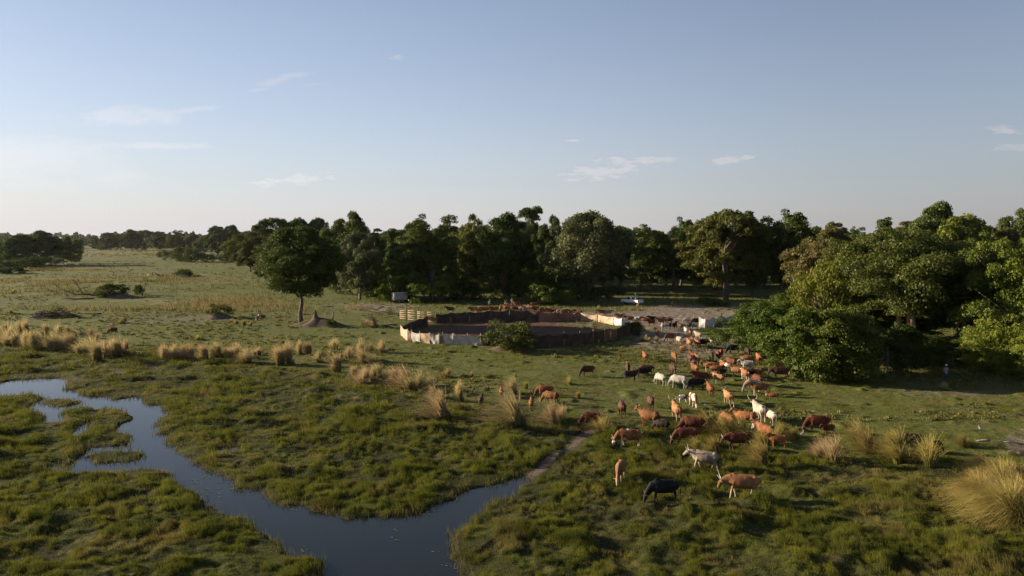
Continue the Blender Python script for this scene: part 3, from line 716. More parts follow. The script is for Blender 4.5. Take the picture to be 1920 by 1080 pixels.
    C = np.zeros((m, 4, 3)); C[:, :, 0] = K[:, None]
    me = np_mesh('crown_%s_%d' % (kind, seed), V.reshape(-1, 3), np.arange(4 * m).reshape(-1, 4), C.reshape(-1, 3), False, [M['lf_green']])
    return me, cs
def trunk_mesh(seed, cs, H, rad=.45, multi=1, z0=2.5, name='trunk'):
    r = random.Random(seed); b = MB()
    for q in range(multi):
        ox, oy = (0, 0) if multi == 1 else (r.uniform(-.8, .8), r.uniform(-.8, .8))
        zt = z0 + (H - z0) * r.uniform(.35, .5)
        p = [Vector((ox, oy, -.3)), Vector((ox * 1.3 + r.uniform(-.2, .2), oy * 1.3, z0 * .5)), Vector((ox * 2 + r.uniform(-.5, .5), oy * 2 + r.uniform(-.5, .5), z0)), Vector((ox * 2 + r.uniform(-.8, .8), oy * 2 + r.uniform(-.8, .8), zt))]
        rr = rad / math.sqrt(multi); b.tube(p, [rr * 1.35, rr, rr * .8, rr * .45], 8)
        fork = p[2]
        for c in r.sample(list(cs), min(len(cs), 16 // multi)):
            c = Vector(c); f = fork.lerp(p[3], r.uniform(0, 1)); mid = f.lerp(c, .5) + Vector((r.uniform(-.5, .5), r.uniform(-.5, .5), r.uniform(.0, .9)))
            b.tube([f, mid, c], [rr * .38, rr * .22, rr * .08], 6)
    return b.mesh('%s_%d' % (name, seed), [M['bark']], True)
PROTO = {}
def proto(key, kind, seed, **kw):
    tr = kw.pop('rad', .45); mu = kw.pop('multi', 1)
    me, cs = crown_mesh(seed, kind, **kw)
    PROTO[key] = (me, trunk_mesh(seed, cs, kw.get('H', 15.), tr, mu, kw.get('z0', 2.5)), kw.get('R', 7.5) * 1.02, kw.get('H', 15.) * 1.0)
proto('r1', 'round', 1, R=7.5, H=15, z0=.3, lobes=120, leaves=470); proto('r2', 'multi', 2, R=7.5, H=15, z0=.6, lobes=190, leaves=480, lsz=.25); proto('m1', 'multi', 22, R=7.5, H=15, z0=.4, lobes=200, leaves=460, lsz=.25); proto('m2', 'multi', 23, R=7.5, H=15, z0=.8, lobes=180, leaves=480, lsz=.25); proto('r3', 'round', 3, R=7, H=15, z0=.2, lobes=130, leaves=400)
proto('lone', 'round', 4, R=6.2, H=15, z0=3.6, lobes=150, leaves=700, rad=.30, lsz=.20)
proto('t1', 'tall', 5, R=5.0, H=17, z0=.6, lobes=60, leaves=420); proto('t2', 'tall', 6, R=5.5, H=17, z0=.4, lobes=75, leaves=380); proto('t3', 'tall', 7, R=4.5, H=16, z0=.8, lobes=55, leaves=420)
proto('f1', 'flat', 8, R=6.5, H=13, z0=6.0, lobes=60, leaves=360, multi=2); proto('f2', 'flat', 9, R=7.5, H=13, z0=6.0, lobes=90, leaves=360, multi=3)
proto('w1', 'weep', 10, R=7.5, H=15, z0=1.5, lobes=150, leaves=420, lsz=.30); proto('w2', 'weep', 11, R=5.0, H=9, z0=2.0, lobes=80, leaves=420, lsz=.22)
proto('s1', 'shrub', 12, R=3.0, H=4.0, z0=.6, lobes=45, leaves=480, lsz=.20, rad=.12, multi=3); proto('s2', 'shrub', 13, R=3.0, H=4.0, z0=.6, lobes=32, leaves=420, lsz=.20, rad=.12, multi=3)
proto('s3', 'shrub', 14, R=3.0, H=4.0, z0=.6, lobes=60, leaves=380, lsz=.18, rad=.12, multi=3)
proto('g1', 'multi', 15, R=5.0, H=9, z0=.0, lobes=190, leaves=620, lsz=.17, rad=.3, multi=3); proto('g2', 'multi', 16, R=5.0, H=9, z0=.0, lobes=210, leaves=580, lsz=.17, rad=.3, multi=3)
proto('edge', 'multi', 18, R=8.0, H=13, z0=.6, lobes=300, leaves=850, lsz=.165, rad=.35, multi=2); proto('big', 'multi', 17, R=9.5, H=14, z0=4.4, lobes=260, leaves=950, lsz=.17, rad=.5, multi=3)
def tree(px, base, top, wid, key, m, label, group=None, rot=None, cat=None, name=None, bark=None, dy=0.0, trunk=True):
    me, tm, R, H = PROTO[key]; x, y, z = at(px, base); y += dy
    h = z_at(top, y) - z; w = wid * y / F_PX
    k = 'shrub' if key[0] == 's' else 'tree'
    o = thing(name or k, (x, y, z - .05), rot if rot is not None else (px * 7.13 + base) % 6.283, label, cat or ('bush' if k == 'shrub' else 'tree'), group)
    o.scale = (w / (2 * R), w / (2 * R), h / H)
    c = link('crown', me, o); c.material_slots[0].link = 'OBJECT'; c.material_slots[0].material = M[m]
    if trunk:
        t = link('trunk', tm, o)
        if bark: t.material_slots[0].link = 'OBJECT'; t.material_slots[0].material = M[bark]
    return o

tree(565, 608, 430, 162, 'lone', 'lf_dark', 'lone dark round tree with a bare straight trunk beside the termite mound', rot=1.0)
WOOD = 'trees of the wood behind the kraal'
T = [ # front edge of the wood
 (675, 562, 442, 98, 'r1', 'lf_grey', 'grey-green leafy tree just right of the lone tree'),
 (736, 556, 432, 70, 't2', 'lf_dark', 'narrow dark tree between the grey-green tree and the tallest dome'),
 (812, 562, 400, 142, 'r2', 'lf_olive', 'tallest olive dome-shaped tree above the grey trailer'),
 (884, 556, 397, 98, 'm1', 'lf_olive', 'spiky-topped tree right of the tall olive dome'),
 (946, 560, 411, 122, 'r3', 'lf_dark', 'broad very dark tree behind the middle of the kraal'),
 (990, 548, 391, 70, 't3', 'lf_dark', 'thin dark tree poking highest left of the weeping tree'),
 (1035, 550, 414, 70, 'r1', 'lf_dark', 'small dark dome between the thin dark tree and the weeping tree'),
 (1100, 564, 408, 178, 'w1', 'lf_grey', 'large pale weeping tree with drooping branches left of the pickup'),
 (1205, 548, 417, 116, 'm2', 'lf_olive', 'dark olive tree right of the pale weeping tree'),
 (1272, 542, 403, 84, 'm2', 'lf_dark', 'dark two-humped tree rising over the gap in the wood'),
 (1262, 545, 450, 105, 'f1', 'lf_brown', 'low brownish tree with a leaning pale trunk above the pickup'),
 (1362, 562, 402, 150, 'f2', 'lf_olive', 'wide umbrella tree with a thick trunk right of the pickup'),
 (1345, 557, 430, 140, 'r1', 'lf_olive', 'olive tree filling the wood behind the umbrella tree'),
 (1412, 556, 391, 124, 'm1', 'lf_green', 'green tree with a high rounded top between two dark trees'),
 (1468, 558, 388, 124, 'm2', 'lf_dark', 'tallest dark green tree at the right end of the wood'),
 # behind
 (512, 510, 411, 74, 'f1', 'lf_dark', 'leftmost flat-topped tree behind the lone tree'), (562, 508, 413, 52, 'f2', 'lf_dark', 'middle flat-topped tree behind the lone tree'),
 (597, 508, 411, 42, 'f1', 'lf_dark', 'small umbrella tree with sky under its crown behind the lone tree'),
 (660, 522, 405, 92, 'r1', 'lf_olive', 'olive dome-shaped tree behind the grey-green tree'),
 (530, 512, 440, 100, 'r2', 'lf_olive', 'low olive tree left behind the lone tree'), (497, 528, 478, 40, 'r3', 'lf_olive', 'low olive bushy tree left of the lone tree crown'),
 (613, 525, 436, 62, 'r3', 'lf_green', 'light green tree seen just over the lone tree'),
 (1560, 502, 421, 62, 'r1', 'lf_olive', 'round tree on the skyline in the gap right of the tallest trees'), (1605, 500, 424, 50, 'r2', 'lf_dark', 'dark round tree on the skyline right of the gap'),
 (1655, 530, 411, 88, 't2', 'lf_dark', 'dark ragged tree behind the left end of the big canopy'), (1702, 520, 418, 66, 't1', 'lf_brown', 'thin brownish tree top behind the big canopy'),
 (1750, 545, 391, 118, 'r3', 'lf_dark', 'highest dark tree behind the big spreading canopy'), (1700, 560, 430, 120, 'r2', 'lf_green', 'green tree directly behind the big spreading canopy'),
 (1800, 560, 412, 130, 'r1', 'lf_yellow', 'yellow-tinged tree behind the big spreading canopy'), (1845, 520, 424, 60, 'r2', 'lf_dark', 'dark low tree right of the yellow-tinged tree'),
 (1908, 520, 400, 92, 'r1', 'lf_dark', 'dark tree on the skyline in the top right corner of the wood'), (1885, 545, 436, 80, 'r3', 'lf_brown', 'brownish tree under the corner tree at the right'),
 (1546, 600, 438, 150, 'r1', 'lf_brown', 'brown-olive tree at the left end of the big spreading canopy'),
]
for q in T: tree(*q, group=WOOD if q[0] not in () else None)
tree(1700, 668, 436, 345, 'big', 'lf_olive', 'great spreading tree with reddish trunks behind the bright green thicket', bark='redbark', rot=.6)
tree(1620, 650, 445, 200, 'big', 'lf_olive', 'olive tree joined to the left side of the great spreading tree', rot=2.4)
tree(1795, 660, 455, 190, 'big', 'lf_olive', 'olive tree under the right side of the great spreading tree', rot=4.4)
tree(1552, 655, 500, 128, 'w2', 'lf_yellow', 'pale golden weeping tree above the bright green thicket')
tree(1932, 703, 448, 236, 'edge', 'lf_yellow', 'yellow-green leafy tree cut by the right edge', rot=.3)
THK = 'bright green trees and bushes of the thicket by the herd'
for q in [(1385, 655, 580, 112, 'g1', 'lf_green', 'lowest bright bush at the left tip of the thicket by the herd'),
          (1440, 668, 560, 140, 'g2', 'lf_green', 'bright green bushy tree second from the left in the thicket'),
          (1503, 705, 562, 155, 'g1', 'lf_green', 'bright green bushy tree in the middle of the thicket, nearest the herd'),
          (1575, 712, 566, 170, 'g2', 'lf_green', 'bright green bushy tree at the front of the thicket'),
          (1640, 706, 590, 115, 'g1', 'lf_dark', 'dark green bushy tree at the right end of the thicket'),
          (1715, 690, 622, 120, 'g2', 'lf_dark', 'dark undergrowth bush in the shade under the great tree'),
          (1830, 672, 618, 110, 'g2', 'lf_dark', 'dark bush in the shade between the great tree and the edge tree'),
          (1480, 640, 548, 110, 'g2', 'lf_green', 'green bushy tree at the back of the thicket'),
          (1872, 700, 575, 120, 'g2', 'lf_yellow', 'yellow-green bushy tree low at the left side of the edge tree'), (1925, 712, 610, 110, 'g1', 'lf_yellow', 'yellow-green bush at the foot of the edge tree'),
          (1530, 714, 640, 90, 's1', 'lf_green', 'low green bush at the foot of the thicket, left one of the pair in front'), (1600, 717, 650, 90, 's3', 'lf_green', 'low green bush at the foot of the thicket, right one of the pair in front'),
          (1668, 698, 596, 120, 'g1', 'lf_dark', 'dark leafy bush left of the reddish trunks'), (1765, 688, 628, 100, 'g1', 'lf_dark', 'dark bush in the shade right of the reddish trunks'),
          (1710, 640, 560, 150, 'r1', 'lf_dark', 'dark tree filling the shade behind the reddish trunks'), (1800, 630, 545, 150, 'r3', 'lf_dark', 'dark tree behind the right part of the great tree'),
          (1870, 640, 560, 120, 'r2', 'lf_dark', 'dark tree in the shade behind the edge tree'), (1620, 640, 540, 130, 'r3', 'lf_olive', 'olive tree packed behind the front of the thicket')]:
    tree(*q, group=THK)
BU = 'bushes along the foot of the wood'
for q in [(684, 557, 513, 50, 's3', 'lf_green', 'bright bush at the foot of the grey-green tree'), (734, 565, 509, 68, 's1', 'lf_green', 'round green bush just left of the grey trailer'),
          (806, 567, 521, 92, 's2', 'lf_green', 'wide bright bush just right of the grey trailer'), (1020, 571, 528, 62, 's1', 'lf_green', 'large leafy bush behind the far tarpaulin wall'),
          (1055, 571, 541, 44, 's3', 'lf_green', 'smaller leafy bush beside the large one behind the far wall'), (1330, 573, 554, 48, 's3', 'lf_olive', 'low olive bush in the sandy yard, left one of the pair'),
          (1350, 574, 558, 36, 's2', 'lf_olive', 'low olive bush in the sandy yard, right one of the pair'), (957, 656, 594, 98, 's2', 'lf_olive', 'round olive bush growing against the near kraal wall'),
          (962, 660, 626, 70, 's3', 'lf_olive', 'dry skirt bush under the olive bush at the near kraal wall'),
          (1186, 627, 598, 44, 's1', 'lf_dark', 'dark bush at the right end of the kraal'),
          (640, 552, 520, 50, 's2', 'lf_dark', 'dark undergrowth left of the grey-green tree'), (765, 560, 520, 60, 's3', 'lf_dark', 'dark undergrowth behind the grey trailer'), (850, 562, 505, 80, 's2', 'lf_dark', 'dark undergrowth under the spiky-topped tree'),
          (1005, 560, 500, 80, 's3', 'lf_dark', 'dark undergrowth behind the large leafy bush'), (1075, 562, 505, 90, 's1', 'lf_dark', 'dark undergrowth at the trunk of the weeping tree'), (700, 556, 500, 70, 's3', 'lf_dark', 'dark undergrowth between the two bright bushes at left'),
          (870, 560, 515, 60, 's1', 'lf_dark', 'dark undergrowth bush right of the wide bright bush'), (905, 560, 530, 50, 's2', 'lf_dark', 'dark undergrowth bush behind the orange cattle'),
          (930, 556, 520, 60, 's3', 'lf_dark', 'second dark undergrowth bush behind the orange cattle'), (975, 556, 520, 70, 's1', 'lf_dark', 'third dark undergrowth bush behind the orange cattle'),
          (1110, 565, 530, 60, 's2', 'lf_dark', 'dark bush under the weeping tree'), (1150, 560, 530, 50, 's3', 'lf_grey', 'grey bush with drooping twigs left of the pickup'),
          (212, 557, 528, 56, 's1', 'lf_olive', 'main leafy bush on the fallen-tree hummock at left'), (193, 559, 540, 24, 's2', 'lf_olive', 'small bush left of the main one on the hummock'),
          (260, 553, 531, 20, 's3', 'lf_dark', 'little dark tree-like bush right of the hummock'), (413, 596, 566, 48, 's2', 'lf_olive', 'leafy bush on top of the low termite mound at left'),
          (344, 519, 503, 36, 's3', 'lf_dark', 'dark bush beside its long shadow in the far meadow'), (228, 606, 595, 18, 's3', 'lf_olive', 'tiny round bush on the lawn near the low mound'),
          (619, 614, 596, 26, 's2', 'lf_green', 'small green shrub on the right flank of the termite mound')]:
    tree(*q, group=BU, cat='bush', name='bush')
LF = 'trees of the far left meadow'
for q in [(5, 497, 452, 50, 'r2'), (42, 498, 443, 66, 'r1'), (83, 497, 437, 74, 'r3'), (118, 494, 441, 50, 'r2')]:
    tree(*q, 'lf_dark', 'dark tree in the clump at the far left, %s from the left' % ORD[[5, 42, 83, 118].index(q[0])], LF)
tree(149, 490, 450, 28, 't3', 'lf_green', 'small upright tree with visible trunk right of the far left clump', LF)
tree(140, 491, 475, 18, 's1', 'lf_dark', 'bush at the foot of the small upright tree', LF)
for i, q in enumerate([(60, 503, 478, 60, 's1'), (92, 500, 476, 48, 's2'), (20, 507, 485, 52, 's3'), (24, 513, 498, 46, 's1'), (0, 513, 499, 40, 's2')]):
    tree(*q, 'lf_dark', '%s dark bush in front of the far left clump of trees' % ORD[i], LF, name='bush')
for i, q in enumerate([(205, 470, 438, 36, 'r1'), (228, 469, 439, 30, 'f1'), (248, 470, 433, 46, 'r3'), (272, 469, 433, 34, 'f2'), (300, 471, 436, 44, 'r1'), (334, 472, 431, 48, 'r2'), (364, 472, 440, 36, 'r3'),
                       (385, 476, 443, 40, 'r1'), (458, 471, 437, 36, 'r2'), (480, 474, 434, 44, 'r1'), (180, 468, 441, 34, 'r2')]):
    tree(*q, ('lf_dark', 'lf_olive')[i % 2], '%s tree counted from the left along the skyline left of the broad double tree' % ORD[i], LF)
tree(408, 480, 427, 52, 'r1', 'lf_dark', 'left half of the broad double tree on the far left skyline', LF)
tree(434, 480, 426, 50, 'r3', 'lf_dark', 'right half of the broad double tree on the far left skyline', LF)
for i, q in enumerate([(193, 469, 456, 24, 's1'), (218, 468, 454, 20, 's2'), (265, 469, 451, 26, 's1'), (310, 487, 466, 30, 's2'), (342, 491, 458, 40, 's1'), (362, 492, 461, 38, 's3'), (388, 492, 472, 36, 's2'), (420, 490, 474, 34, 's3'),
                       (447, 490, 476, 30, 's1'), (478, 505, 489, 18, 's2')]):
    tree(*q, ('lf_olive', 'lf_dark')[i % 2], '%s bush from the left scattered below the far skyline trees' % ORD[i], LF, name='bush')
rr = random.Random(11); k = 0
for base, step, t0, t1 in ((538, 34, 424, 440), (524, 34, 424, 438), (508, 34, 424, 436), (492, 36, 428, 438)):
    pxx = 640 + rr.uniform(0, 20)
    if base < 515: pxx = 470
    while pxx < 1990:
        if not (1185 < pxx < 1235 and base > 500):
            tree(pxx, base + rr.uniform(-4, 4), rr.uniform(t0, t1) + (6 if 1530 < pxx < 1640 else 0), rr.uniform(75, 105), rr.choice(['r1', 'r2', 'm1', 'm2']), rr.choice(['lf_dark', 'lf_dark', 'lf_olive']),
                 'dark tree deep in the wood, hardly told from its neighbours', 'dark trees deep in the wood')
        pxx += step * rr.uniform(.8, 1.5)

# far-off wood along the horizon, one mass
def far_wood():
    r = np.random.default_rng(5); P = []; Sz = []
    for d, zt, n in ((1150, 19, 26), (1700, 24, 34), (2600, 34, 40)):
        half = d * .95; cx = np.linspace(-half, half, n * 6)
        for x in cx:
            y = d + r.uniform(-60, 60); R = r.uniform(9, 20); Hh = zt * r.uniform(.72, 1.12); m = 190
            q = r.normal(0, 1, (m, 3)); q /= np.linalg.norm(q, axis=1)[:, None]; q[:, 2] = np.abs(q[:, 2])
            P.append(np.stack([x + q[:, 0] * R, y + q[:, 1] * R, q[:, 2] ** .8 * Hh * (1 + .08 * np.sin(q[:, 0] * 9))], 1)); Sz.append(r.uniform(1.2, 2.8, m) * d / 1150)
    P = np.concatenate(P); Sz = np.concatenate(Sz); m = len(P); nn = r.normal(0, 1, (m, 3)); a = np.cross(nn, r.normal(0, 1, (m, 3)))
    nn /= np.linalg.norm(nn, axis=1)[:, None]; a /= np.linalg.norm(a, axis=1)[:, None]; b = np.cross(nn, a)
    V = np.stack([P - a * Sz[:, None], P + b * Sz[:, None] * .7, P + a * Sz[:, None], P - b * Sz[:, None] * .7], 1)
    C = np.zeros((m, 4, 3)); C[:, :, 0] = r.random(m)[:, None]
    me = np_mesh('treeline', V.reshape(-1, 3), np.arange(4 * m).reshape(-1, 4), C.reshape(-1, 3), False, [M['lf_dark']])
    tag(link('treeline', me), 'far-off dark wood along the whole horizon', 'wood', kind='stuff')
far_wood()

# ------------------------------------------------------------------ termite mounds, dead wood
def mound(px, py, rx, hgt, label, spire=None, seed=1, ry=None, name='termite_mound', m='soil', cat='termite mound', tilt=0):
    x, y, z = at(px, py); r = rx * y / F_PX; nr_, na = 26, 56; V = []; F = []
    for i in range(nr_ + 1):
        u = i / nr_
        for k in range(na):
            a = 2 * math.pi * k / na; wob = 1 + .18 * math.sin(2 * a + seed) + .1 * math.sin(5 * a + seed * 2)
            X_, Y_ = r * u * wob * math.cos(a), (ry or .55) * r * u * wob * math.sin(a)
            zz = hgt * (.5 + .5 * math.cos(math.pi * min(1, u))) ** 1.1
            if spire:
                d = math.hypot(X_ - spire[0], Y_) / spire[2]; zz += spire[1] * math.exp(-d * 1.7) * (1 if d < 5 else 0)
            zz += .16 * hgt * float(fbm(X_ * 1.3 + seed, Y_ * 1.3, seed, 3)) * (1 - u)
            V.append((X_, Y_, zz - .12 * u))
    V.append((0, 0, V[0][2]))
    for i in range(nr_):
        for k in range(na):
            k2 = (k + 1) % na; F.append((i * na + k, (i + 1) * na + k, (i + 1) * na + k2, i * na + k2))
    b = MB(); b.add(V, F); o = link(name, b.mesh(name, [M[m]], True), None, (x, y, z - .02)); return tag(o, label, cat)
mound(601, 612, 66, 1.35, 'grey termite mound with a pointed spire to the right of the lone tree trunk', spire=(-.8, 2.0, .30), seed=3, ry=.45)
mound(411, 598, 46, 1.0, 'low grey mound under a leafy bush on the left lawn', seed=5, name='earth_mound', cat='mound')
mound(222, 558, 62, 1.0, 'low earth hummock under the fallen tree and bushes at left', seed=8, name='earth_mound', cat='mound', ry=.4)
mound(345, 520, 24, 1.1, 'low mound with a dark bush in the far meadow', seed=9, name='earth_mound', cat='mound')
mound(960, 655, 62, .75, 'dry earth mound round the bush at the near kraal wall', seed=12, name='earth_mound', cat='mound')
mound(1912, 850, 50, .28, 'sandy mound at the right edge beside the driftwood', seed=15, name='earth_mound', cat='mound')
mound(1445, 668, 60, .5, 'brown earth bank at the foot of the thicket beside the dark cattle', seed=17, name='earth_mound', cat='mound')

def branchy(b, p, d, L, r, depth, rnd, droop=0.0):
    p = Vector(p); d = Vector(d).normalized(); pts = [p.copy()]; rads = [r]
    n = 4
    for i in range(n):
        d = (d + Vector((rnd.uniform(-.28, .28), rnd.uniform(-.28, .28), rnd.uniform(-.18, .22) - droop))).normalized()
        p = p + d * L / n; p.z = max(p.z, .05); pts.append(p.copy()); rads.append(r * (1 - .17 * (i + 1)))
    b.tube(pts, rads, 6)
    if depth:
        for _ in range(rnd.choice((2, 3))):
            k = rnd.randint(2, n); dd = (d + Vector((rnd.uniform(-1, 1), rnd.uniform(-1, 1), rnd.uniform(-.3, .8)))).normalized()
            branchy(b, pts[k], dd, L * rnd.uniform(.45, .7), rads[k] * .6, depth - 1, rnd, droop)
def deadwood(px, py, d, L, r, depth, seed, label, name='fallen_branch', cat='dead wood', m='deadwood', droop=.03, z=.1, base=None):
    b = MB(); branchy(b, (0, 0, z), d, L, r, depth, random.Random(seed), droop)
    x, y, zz = at(px, py); o = link(name, b.mesh(name, [M[m]], True), None, (x, y, zz)); return tag(o, label, cat)
deadwood(190, 556, (-1, -.2, .30), 8.5, .32, 3, 3, 'dark fallen tree lying leftwards from the bushy hummock', 'fallen_tree', 'fallen tree', 'darkwood', .02)
deadwood(176, 561, (-1, 0, .12), 7, .2, 2, 4, 'dark twisted log on the grass below the fallen tree', 'fallen_log', 'log', 'darkwood', .05)
deadwood(266, 556, (.2, 0, 1), 2.6, .16, 2, 5, 'thin dark dead sapling right of the hummock', 'dead_tree', 'dead tree', 'darkwood', 0)
deadwood(193, 588, (.35, 0, 1), 2.6, .12, 2, 6, 'pale bare branch standing up from the brush pile', 'dead_branch', 'dead branch', 'deadwood', .1)
deadwood(100, 598, (-1, -.1, .05), 3.6, .13, 1, 7, 'pale log lying in front of the brush pile', 'fallen_log', 'log', 'deadwood', .05)
deadwood(190, 590, (-1, .1, .05), 4.5, .15, 1, 8, 'dark log lying right of the brush pile', 'fallen_log', 'log', 'darkwood', .05)
deadwood(22, 497, (.1, 0, 1), 12, .35, 3, 9, 'tall bare dead tree above the far left clump', 'dead_tree', 'dead tree', 'deadwood', -.05)
deadwood(705, 545, (.05, 0, 1), 13, .25, 2, 10, 'bare dead treetop sticking up between two domes of the wood', 'dead_tree', 'dead tree', 'deadwood', -.06)
deadwood(624, 600, (.05, 0, 1), 2.9, .17, 0, 11, 'upright pale dead stump behind the termite mound', 'dead_stump', 'stump', 'deadwood', 0)
deadwood(738, 590, (-1, .1, .5), 3.0, .12, 1, 12, 'arched dead branch on the bare ground left of the rail fence', 'fallen_branch', 'dead wood', 'deadwood', .16)
deadwood(712, 586, (-.6, .2, .4), 2.2, .1, 2, 13, 'small forked dead branch beside the arched one', 'fallen_branch', 'dead wood', 'deadwood', .1)
deadwood(745, 611, (-1, .05, .05), 3.6, .13, 1, 14, 'dark log lying just outside the left tip of the kraal', 'fallen_log', 'log', 'darkwood', .05)
deadwood(622, 576, (-1, .05, -.05), 3.0, .16, 0, 15, 'dark log behind the spire of the termite mound', 'fallen_log', 'log', 'darkwood', .25)
deadwood(1855, 832, (-1, .1, .05), .9, .13, 0, 16, 'pale driftwood stump near the right edge', 'driftwood', 'driftwood', 'deadwood', .05)
deadwood(1918, 836, (-1, -.1, .02), 1.3, .08, 0, 17, 'grey driftwood branch cut by the right edge', 'driftwood', 'driftwood', 'deadwood', .02)
deadwood(1886, 831, (-1, 0, .01), 1.1, .035, 0, 18, 'thin pale stick between the two pieces of driftwood', 'driftwood', 'driftwood', 'deadwood', .02)
deadwood(1420, 672, (-1, 0, .05), 1.8, .08, 1, 19, 'pale stick at the foot of the thicket', 'fallen_branch', 'dead wood', 'deadwood', .02)

def brush_pile():
    b = MB(); r = random.Random(21); x, y, z = at(106, 596)
    for i in range(520):
        a = r.uniform(0, 6.28); q = math.sqrt(r.random()); px_, py_ = 4.2 * q * math.cos(a), 1.9 * q * math.sin(a); top = 1.9 * (1 - q ** 1.6) * (1 + .3 * math.sin(px_ * 1.7)); h = top * r.uniform(.2, 1)
        d = Vector((r.uniform(-1, 1), r.uniform(-.7, .7), r.uniform(-.25, .6))) * r.uniform(.35, .9)
        c = Vector((px_, py_, h)); b.tube([c - d, c + d * .1 + Vector((0, 0, .06)), c + d], [.045, .035, .012], 4)
    o = link('brush_pile', b.mesh('brush_pile', [M['darkwood']]), None, (x, y, z)); tag(o, 'dark heap of cut brushwood on the far left lawn', 'brush pile')
brush_pile()

# ------------------------------------------------------------------ the kraal
def sheet(parent, A, B, hA, hB, m, seed, sag=.12, fold=.10, diag=0.0, name='tarpaulin', hem=0.0):
    """hanging cloth between two posts, with folds, in the parent's frame"""
    A = Vector(A); B = Vector(B); L = (B - A).length; nu = max(10, int(L / .16)); nv = 12; V = []; F = []
    t = (B - A).normalized(); nrm = Vector((-t.y, t.x, 0)).normalized()
    for side in (0, 1):
        for i in range(nu + 1):
            u = i / nu
            for j in range(nv + 1):
                v = j / nv; P = A.lerp(B, u); hh = hA + (hB - hA) * u - sag * 4 * u * (1 - u) * v + .05 * float(vn(u * L * 1.3, 0, seed))
                q = u * L
                off = fold * float(fbm(q * 1.1 + v * diag, v * 1.2, seed, 3)) * (1.2 - .5 * v) + fold * .9 * math.sin(q * 2.2 + v * (2.0 + diag) * (1 if u < .5 else -1) + seed) * .35
                z = P.z + (hh - hem) * v + hem - .03
                V.append(P + nrm * (off + side * .012) + Vector((0, 0, z - P.z)))
    W1 = (nu + 1) * (nv + 1)
    for s_ in (0, 1):
        for i in range(nu):
            for j in range(nv):
                a = s_ * W1 + i * (nv + 1) + j; f_ = (a, a + nv + 1, a + nv + 2, a + 1); F.append(f_ if s_ == 0 else f_[::-1])
    me = np_mesh(name, [tuple(v) for v in V], F, None, True, [M[m]]); return link(name, me, parent)
def post(parent, p, h, r=.05, m='pole', lean=0.0, name='post'):
    b = MB(); p = Vector(p); b.tube([p + Vector((0, 0, -.3)), p + Vector((lean * .5, 0, h * .5)), p + Vector((lean, .02, h))], [r * 1.15, r, r * .8], 7)
    return link(name, b.mesh(name, [M[m]], True), parent)
def fence(name, label, cat, segs, cloth='tarpaulin'):
    """segs: (px,py,topy) posts and the material of the cloth leading to the next post"""
    x0, y0, z0 = at(segs[0][0], segs[0][1]); t = thing(name, (x0, y0, z0), 0, label, cat); rnd = random.Random(int(segs[0][0]))
    P = []
    for px_, py_, top, m in segs:
        x, y, z = at(px_, py_); P.append((Vector((x - x0, y - y0, z - z0)), max(.8, (z_at(top, y) - z) * .90), m))
    for i, (p, h, m) in enumerate(P):
        post(t, p + Vector((0, .06, 0)), h + rnd.uniform(-.05, .22), .055, 'pole', rnd.uniform(-.1, .1))
        if i + 1 < len(P) and m:
            q, h2, _ = P[i + 1]
            o = sheet(t, p, q, h, h2, m, i * 3 + int(segs[0][0]) % 17, rnd.uniform(.08, .30), .15, rnd.uniform(-2, 2), cloth)
    return t
fence('tarpaulin_fence', 'pale wrinkled tarpaulin wall at the near left of the kraal', 'tarpaulin fence',
      [(751, 627, 607, 'tarp_beige'), (764, 640, 614, 'tarp_brown'), (771, 641, 618, 'tarp_white'), (788, 643, 621, 'tarp_beige'), (806, 645, 622, 'tarp_white'), (824, 646, 624, 'tarp_brown'),
       (831, 646, 623, 'tarp_white'), (850, 647, 622, 'tarp_white'), (878, 648, 624, 'tarp_white'), (902, 649, 625, 'tarp_white'), (914, 647, 624, 'tarp_dark'), (950, 652, 626, 'tarp_dark'), (985, 654, 628, None)])
fence('tarpaulin_fence', 'dark shaded cloth wall at the near right of the kraal with one rusty panel', 'tarpaulin fence',
      [(1000, 654, 628, 'tarp_dark'), (1030, 652, 623, 'tarp_dark'), (1058, 650, 621, 'tarp_dark'), (1088, 648, 620, 'tarp_dark'), (1112, 645, 618, 'tarp_dark'), (1133, 641, 615, 'tarp_brown'), (1145, 638, 613, 'tarp_brown'), (1156, 636, 612, 'tarp_dark'), (1180, 629, 608, None)])
fence('tarpaulin_fence', 'long far kraal wall, dark at the left end, beige and white at the right', 'tarpaulin fence',
      [(818, 607, 586, 'tarp_dark'), (845, 605, 584, 'tarp_dark'), (880, 604, 582, 'tarp_dark'), (920, 603, 579, 'tarp_dark'), (955, 602, 577, 'tarp_dark'), (990, 602, 579, 'tarp_dark'), (1012, 603, 581, 'tarp_brown'), (1040, 602, 583, 'tarp_brown'),
       (1066, 601, 584, 'tarp_brown'), (1089, 600, 584, 'tarp_beige'), (1120, 603, 588, 'tarp_beige'), (1151, 609, 592, 'cloth_white'), (1166, 611, 595, 'cloth_white'), (1178, 611, 594, None)])
fence('tarpaulin_fence', 'torn dark cloth on the left side of the kraal beside the rail fence', 'tarpaulin fence',
      [(753, 626, 608, 'tarp_dark'), (770, 620, 600, 'tarp_dark'), (786, 614, 595, 'tarp_dark'), (802, 613, 589, None)])
fence('cloth_screen', 'white cloths hung on poles beside the lowest bright bush of the thicket', 'cloth screen',
      [(1301, 605, 593, None), (1311, 613, 590, 'cloth_white'), (1322, 614, 596, 'cloth_white'), (1337, 613, 591, 'cloth_white'), (1344, 607, 596, 'cloth_white'), (1351, 605, 587, 'cloth_white'), (1362, 604, 594, 'cloth_white'), (1376, 602, 587, None)], 'cloth')
